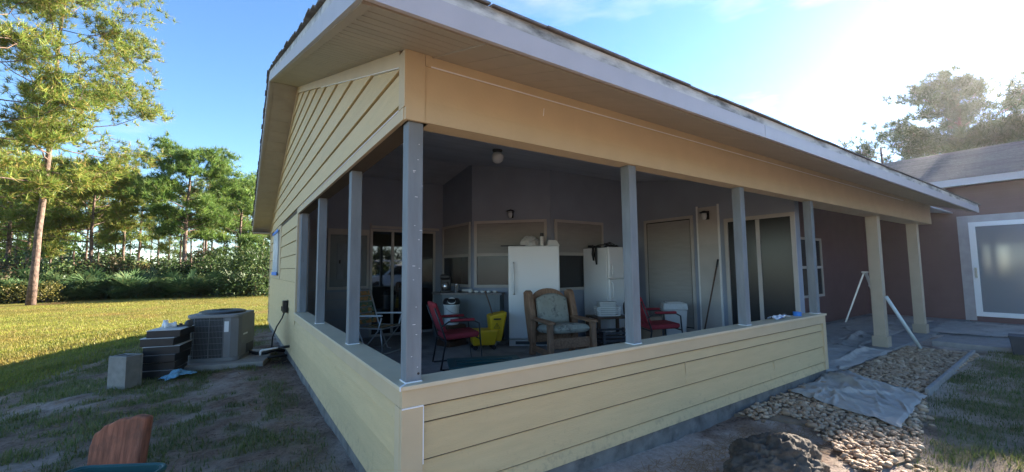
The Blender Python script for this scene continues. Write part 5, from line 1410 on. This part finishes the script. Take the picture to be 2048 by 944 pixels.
for k in range(6):
    z = .50 + .095 * k; x = -.245 - .345 * (z - .44) * .99
    MB().bar((x, -.262, z), (x, .262, z), .006, .075, up=(-.32, 0, .95)).build('webbing_strap', MT['web'], lc)
for k in range(5):
    x = -.16 + .09 * k; MB().bar((x, -.262, .428 - .012 * math.sin(k)), (x, .262, .428 - .012 * math.sin(k)), .075, .006).build('webbing_strap', MT['web'], lc)
# teal tote on the porch floor
tt = thing('storage_tote', 'dark teal storage tote with flat lid behind the front half wall', 'storage tote', (1.86, 2.32, FL), R(-22))
MB().hexa([(-.40, -.20, 0), (.40, -.20, 0), (.40, .20, 0), (-.40, .20, 0), (-.44, -.24, .22), (.44, -.24, .22), (.44, .24, .22), (-.44, .24, .22)]).build('body', MT['teal'], tt, bevel=.02)
MB().box(-.46, .46, -.26, .26, .2205, .25).build('lid', MT['teal'], tt, bevel=.01)
for s in (-1, 1): MB().box(-.36, .36, .08 * s - .03, .08 * s + .03, .2505, .262).build('lid_rib', MT['teal'], tt, bevel=.005)
# things on the front cap
t = thing('tape_roll', 'roll of blue painter tape on the sill cap by the end post', 'tape', (5.02, .09, CAPZ + .0005), R(15))
MB().lathe([(.025, 0), (.045, 0), (.045, .05), (.025, .05), (.025, 0)], 20).build('roll', MT['blue'], t, smooth=False); MB().box(.02, .11, -.02, .02, .001, .022).build('tape_block', MT['blue'], t, bevel=.003)
t = thing('drill', 'silver and blue hand tool lying on the sill cap', 'hand tool', (4.62, .075, CAPZ + .0005), R(10))
MB().lathe([(0, -.07), (.02, -.07), (.026, -.03), (.026, .04), (.015, .06), (0, .06)], 12, (0, 0, .028), 'x').build('body', MT['silver'], t, smooth=True)
MB().tube([(.05, .0, .03), (.09, .03, .03), (.12, .0, .02), (.16, -.03, .012), (.21, -.02, .01)], .008, 6).build('cord', MT['oldwhite'], t, smooth=True); MB().tube([(-.07, 0, .028), (-.17, .01, .02)], .013, 8).build('handle', MT['blue'], t)
t = thing('plastic_wrap', 'clear crinkled plastic wrap on the sill cap beside the hand tool', 'plastic wrap', (4.45, .085, CAPZ - .004), 0)
A, B = np.meshgrid(np.linspace(-1, 1, 26), np.linspace(-1, 1, 26))
link('sheet', grid_mesh('sheet', A * .11, B * .06, .012 + .075 * fbm(A * 2.5, B * 2.5 + 5, 4) * (1 - .5 * (A ** 2 + B ** 2))), MT['film'], t)

# lamps ------------------------------------------------------------------
cl = thing('ceiling_lamp', 'frosted globe lamp hanging from the porch ceiling', 'ceiling lamp', (2.36, 2.80, zc(2.8) - .004))
MB().lathe([(0, 0), (.07, 0), (.075, -.02), (.045, -.05), (0, -.05)], 20).build('canopy', MT['dark'], cl, smooth=True); MB().lathe([(0, -.0505), (.06, -.0505), (.088, -.09), (.09, -.13), (.07, -.175), (.03, -.20), (0, -.205)], 20).build('globe', MT['bulb'], cl, smooth=True)
def sconce(label, x, y, z, rz):
    t = thing('wall_lamp', label, 'wall lamp', (x, y, z), rz)
    MB().box(-.05, .05, -.015, -.001, -.10, .06).build('back_plate', MT['black'], t, bevel=.006); MB().lathe([(0, .06), (.03, .055), (.085, .03), (.09, .02), (.05, .02), (0, .02)], 16, (0, -.09, 0)).build('hood', MT['black'], t, smooth=True)
    MB().lathe([(0, .0195), (.04, .0195), (.045, -.04), (.03, -.10), (0, -.11)], 16, (0, -.09, 0)).build('glass', MT['bulb'], t, smooth=True); MB().tube([(0, -.014, .03), (0, -.06, .05), (0, -.09, .058)], .01, 8).build('arm', MT['black'], t)
sconce('black hooded wall lamp above the bay corner window', 3.80, 4.595, 2.70, R(-45))
sconce('round wall lamp at the top of the narrow siding panel', 6.474, 2.05, 2.56, R(-90))
# breezeway: ladder, leaning pole
ld = thing('step_ladder', 'small aluminium step ladder standing behind the columns', 'step ladder', (11.9, 1.3, .2), R(-75))
for s in (-1, 1):
    MB().bar((.30 * 1, .24 * s, .01), (.02, .16 * s, 1.2), .03, .05).build('front_rail', MT['alu'], ld); MB().bar((-.42, .24 * s, .01), (-.02, .16 * s, 1.19), .025, .03).build('rear_rail', MT['alu'], ld)
for k in range(3):
    f_ = .25 + .25 * k; MB().bar((.30 - .28 * f_, -(.24 - .08 * f_) + .02, 1.19 * f_), (.30 - .28 * f_, .24 - .08 * f_ - .02, 1.19 * f_), .08, .02).build('tread', MT['alu'], ld)
MB().box(-.06, .07, -.20, .20, 1.2005, 1.235).build('top_step', MT['alu'], ld, bevel=.006)
pl_ = MB().tube([(8.78, -.22, .20), (8.37, .066, 1.06)], .026, 12).build('leaning_pipe', MT['paleblue'], smooth=True)
tag(pl_, 'pale plastic pipe leaning against the nearer column', 'pipe')
t = thing('planter_box', 'dark square planter on the grass near the stone slab', 'planter', (9.55, -1.30, .14), R(5))
MB().hexa([(-.16, -.16, 0), (.16, -.16, 0), (.16, .16, 0), (-.16, .16, 0), (-.19, -.19, .30), (.19, -.19, .30), (.19, .19, .30), (-.19, .19, .30)]).build('body', MT['dark'], t, bevel=.01)
MB().box(-.2, .2, -.2, .2, .3005, .325).build('rim', MT['dark'], t, bevel=.006)
t = thing('white_board', 'white plastic board lying on the grass by the planter', 'board', (9.9, -1.95, .15), R(4)); MB().box(-.1, .1, -.45, .45, 0, .09).build('board', MT['whitep'], t, bevel=.006)

# pickup truck parked behind the camera, seen mirrored in the back sliding door
tk = thing('pickup_truck', 'white pickup truck with ladder rack mirrored in the back glass door', 'pickup truck', (7.6, -9.3, float(gz(7.6, -9.3))), R(180))
bd = MB().side([(-2.5, .45), (2.5, .45), (2.55, .75), (2.45, 1.0), (1.2, 1.1), (.55, 1.72), (-.75, 1.74), (-.95, 1.1), (-2.5, 1.08)], -.9, .9, 'y').build('body', MT['truck'], tk, bevel=.06)
for s in (-1, 1):
    MB().side([(1.02, 1.12), (.52, 1.63), (.02, 1.64), (.02, 1.12)], .901 * s, .908 * s, 'y').build('side_window', MT['pane'], tk); MB().side([(-.06, 1.12), (-.06, 1.64), (-.70, 1.65), (-.82, 1.12)], .901 * s, .908 * s, 'y').build('side_window', MT['pane'], tk)
    for x in (-1.55, 1.6):
        wh = MB().lathe([(0, -.11), (.36, -.11), (.38, -.06), (.38, .06), (.36, .11), (0, .11)], 24, (x, .86 * s, .38), 'y').build('tyre', MT['tyre'], tk); MB().lathe([(0, -.02), (.20, -.02), (.21, 0), (.20, .02), (0, .02)], 18, (x, .97 * s, .38), 'y').build('rim', MT['silver'], wh)
    MB().bar((-2.3, .8 * s, 1.95), (1.3, .8 * s, 1.95), .05, .06).build('rack_bar', MT['truck'], tk)
    for x in (-2.2, -.9, .3): MB().bar((x, .8 * s, 1.08), (x, .8 * s, 1.95), .05, .05).build('rack_post', MT['truck'], tk)
for x in (-2.2, -.9, 1.2): MB().bar((x, -.8, 2.0), (x, .8, 2.0), .05, .05).build('rack_crossbar', MT['truck'], tk)
MB().hexa([(1.23, -.78, 1.11), (1.24, -.78, 1.10), (1.24, .78, 1.10), (1.23, .78, 1.11), (.60, -.72, 1.69), (.61, -.72, 1.69), (.61, .72, 1.69), (.60, .72, 1.69)]).build('windscreen', MT['pane'], tk)

# ------------------------------------------------------------------ added haze that mimics glare near the sun
hz = MB().box(-430, 430, -430, 430, -1.6, 27.5).build('haze', None, kind='stuff')
hm = bpy.data.materials.new('glare_air'); hm.use_nodes = True
hn = hm.node_tree.nodes; hn.clear()
pv_ = hn.new('ShaderNodeVolumePrincipled'); ho = hn.new('ShaderNodeOutputMaterial')
pv_.inputs['Color'].default_value = (0.93, 0.95, 1.0, 1); pv_.inputs['Density'].default_value = 0.0002; pv_.inputs['Anisotropy'].default_value = 0.75
hm.node_tree.links.new(pv_.outputs[0], ho.inputs['Volume'])
hz.data.materials.append(hm)
tag(hz, 'thin added sun-glare haze in the air around the house', 'haze')
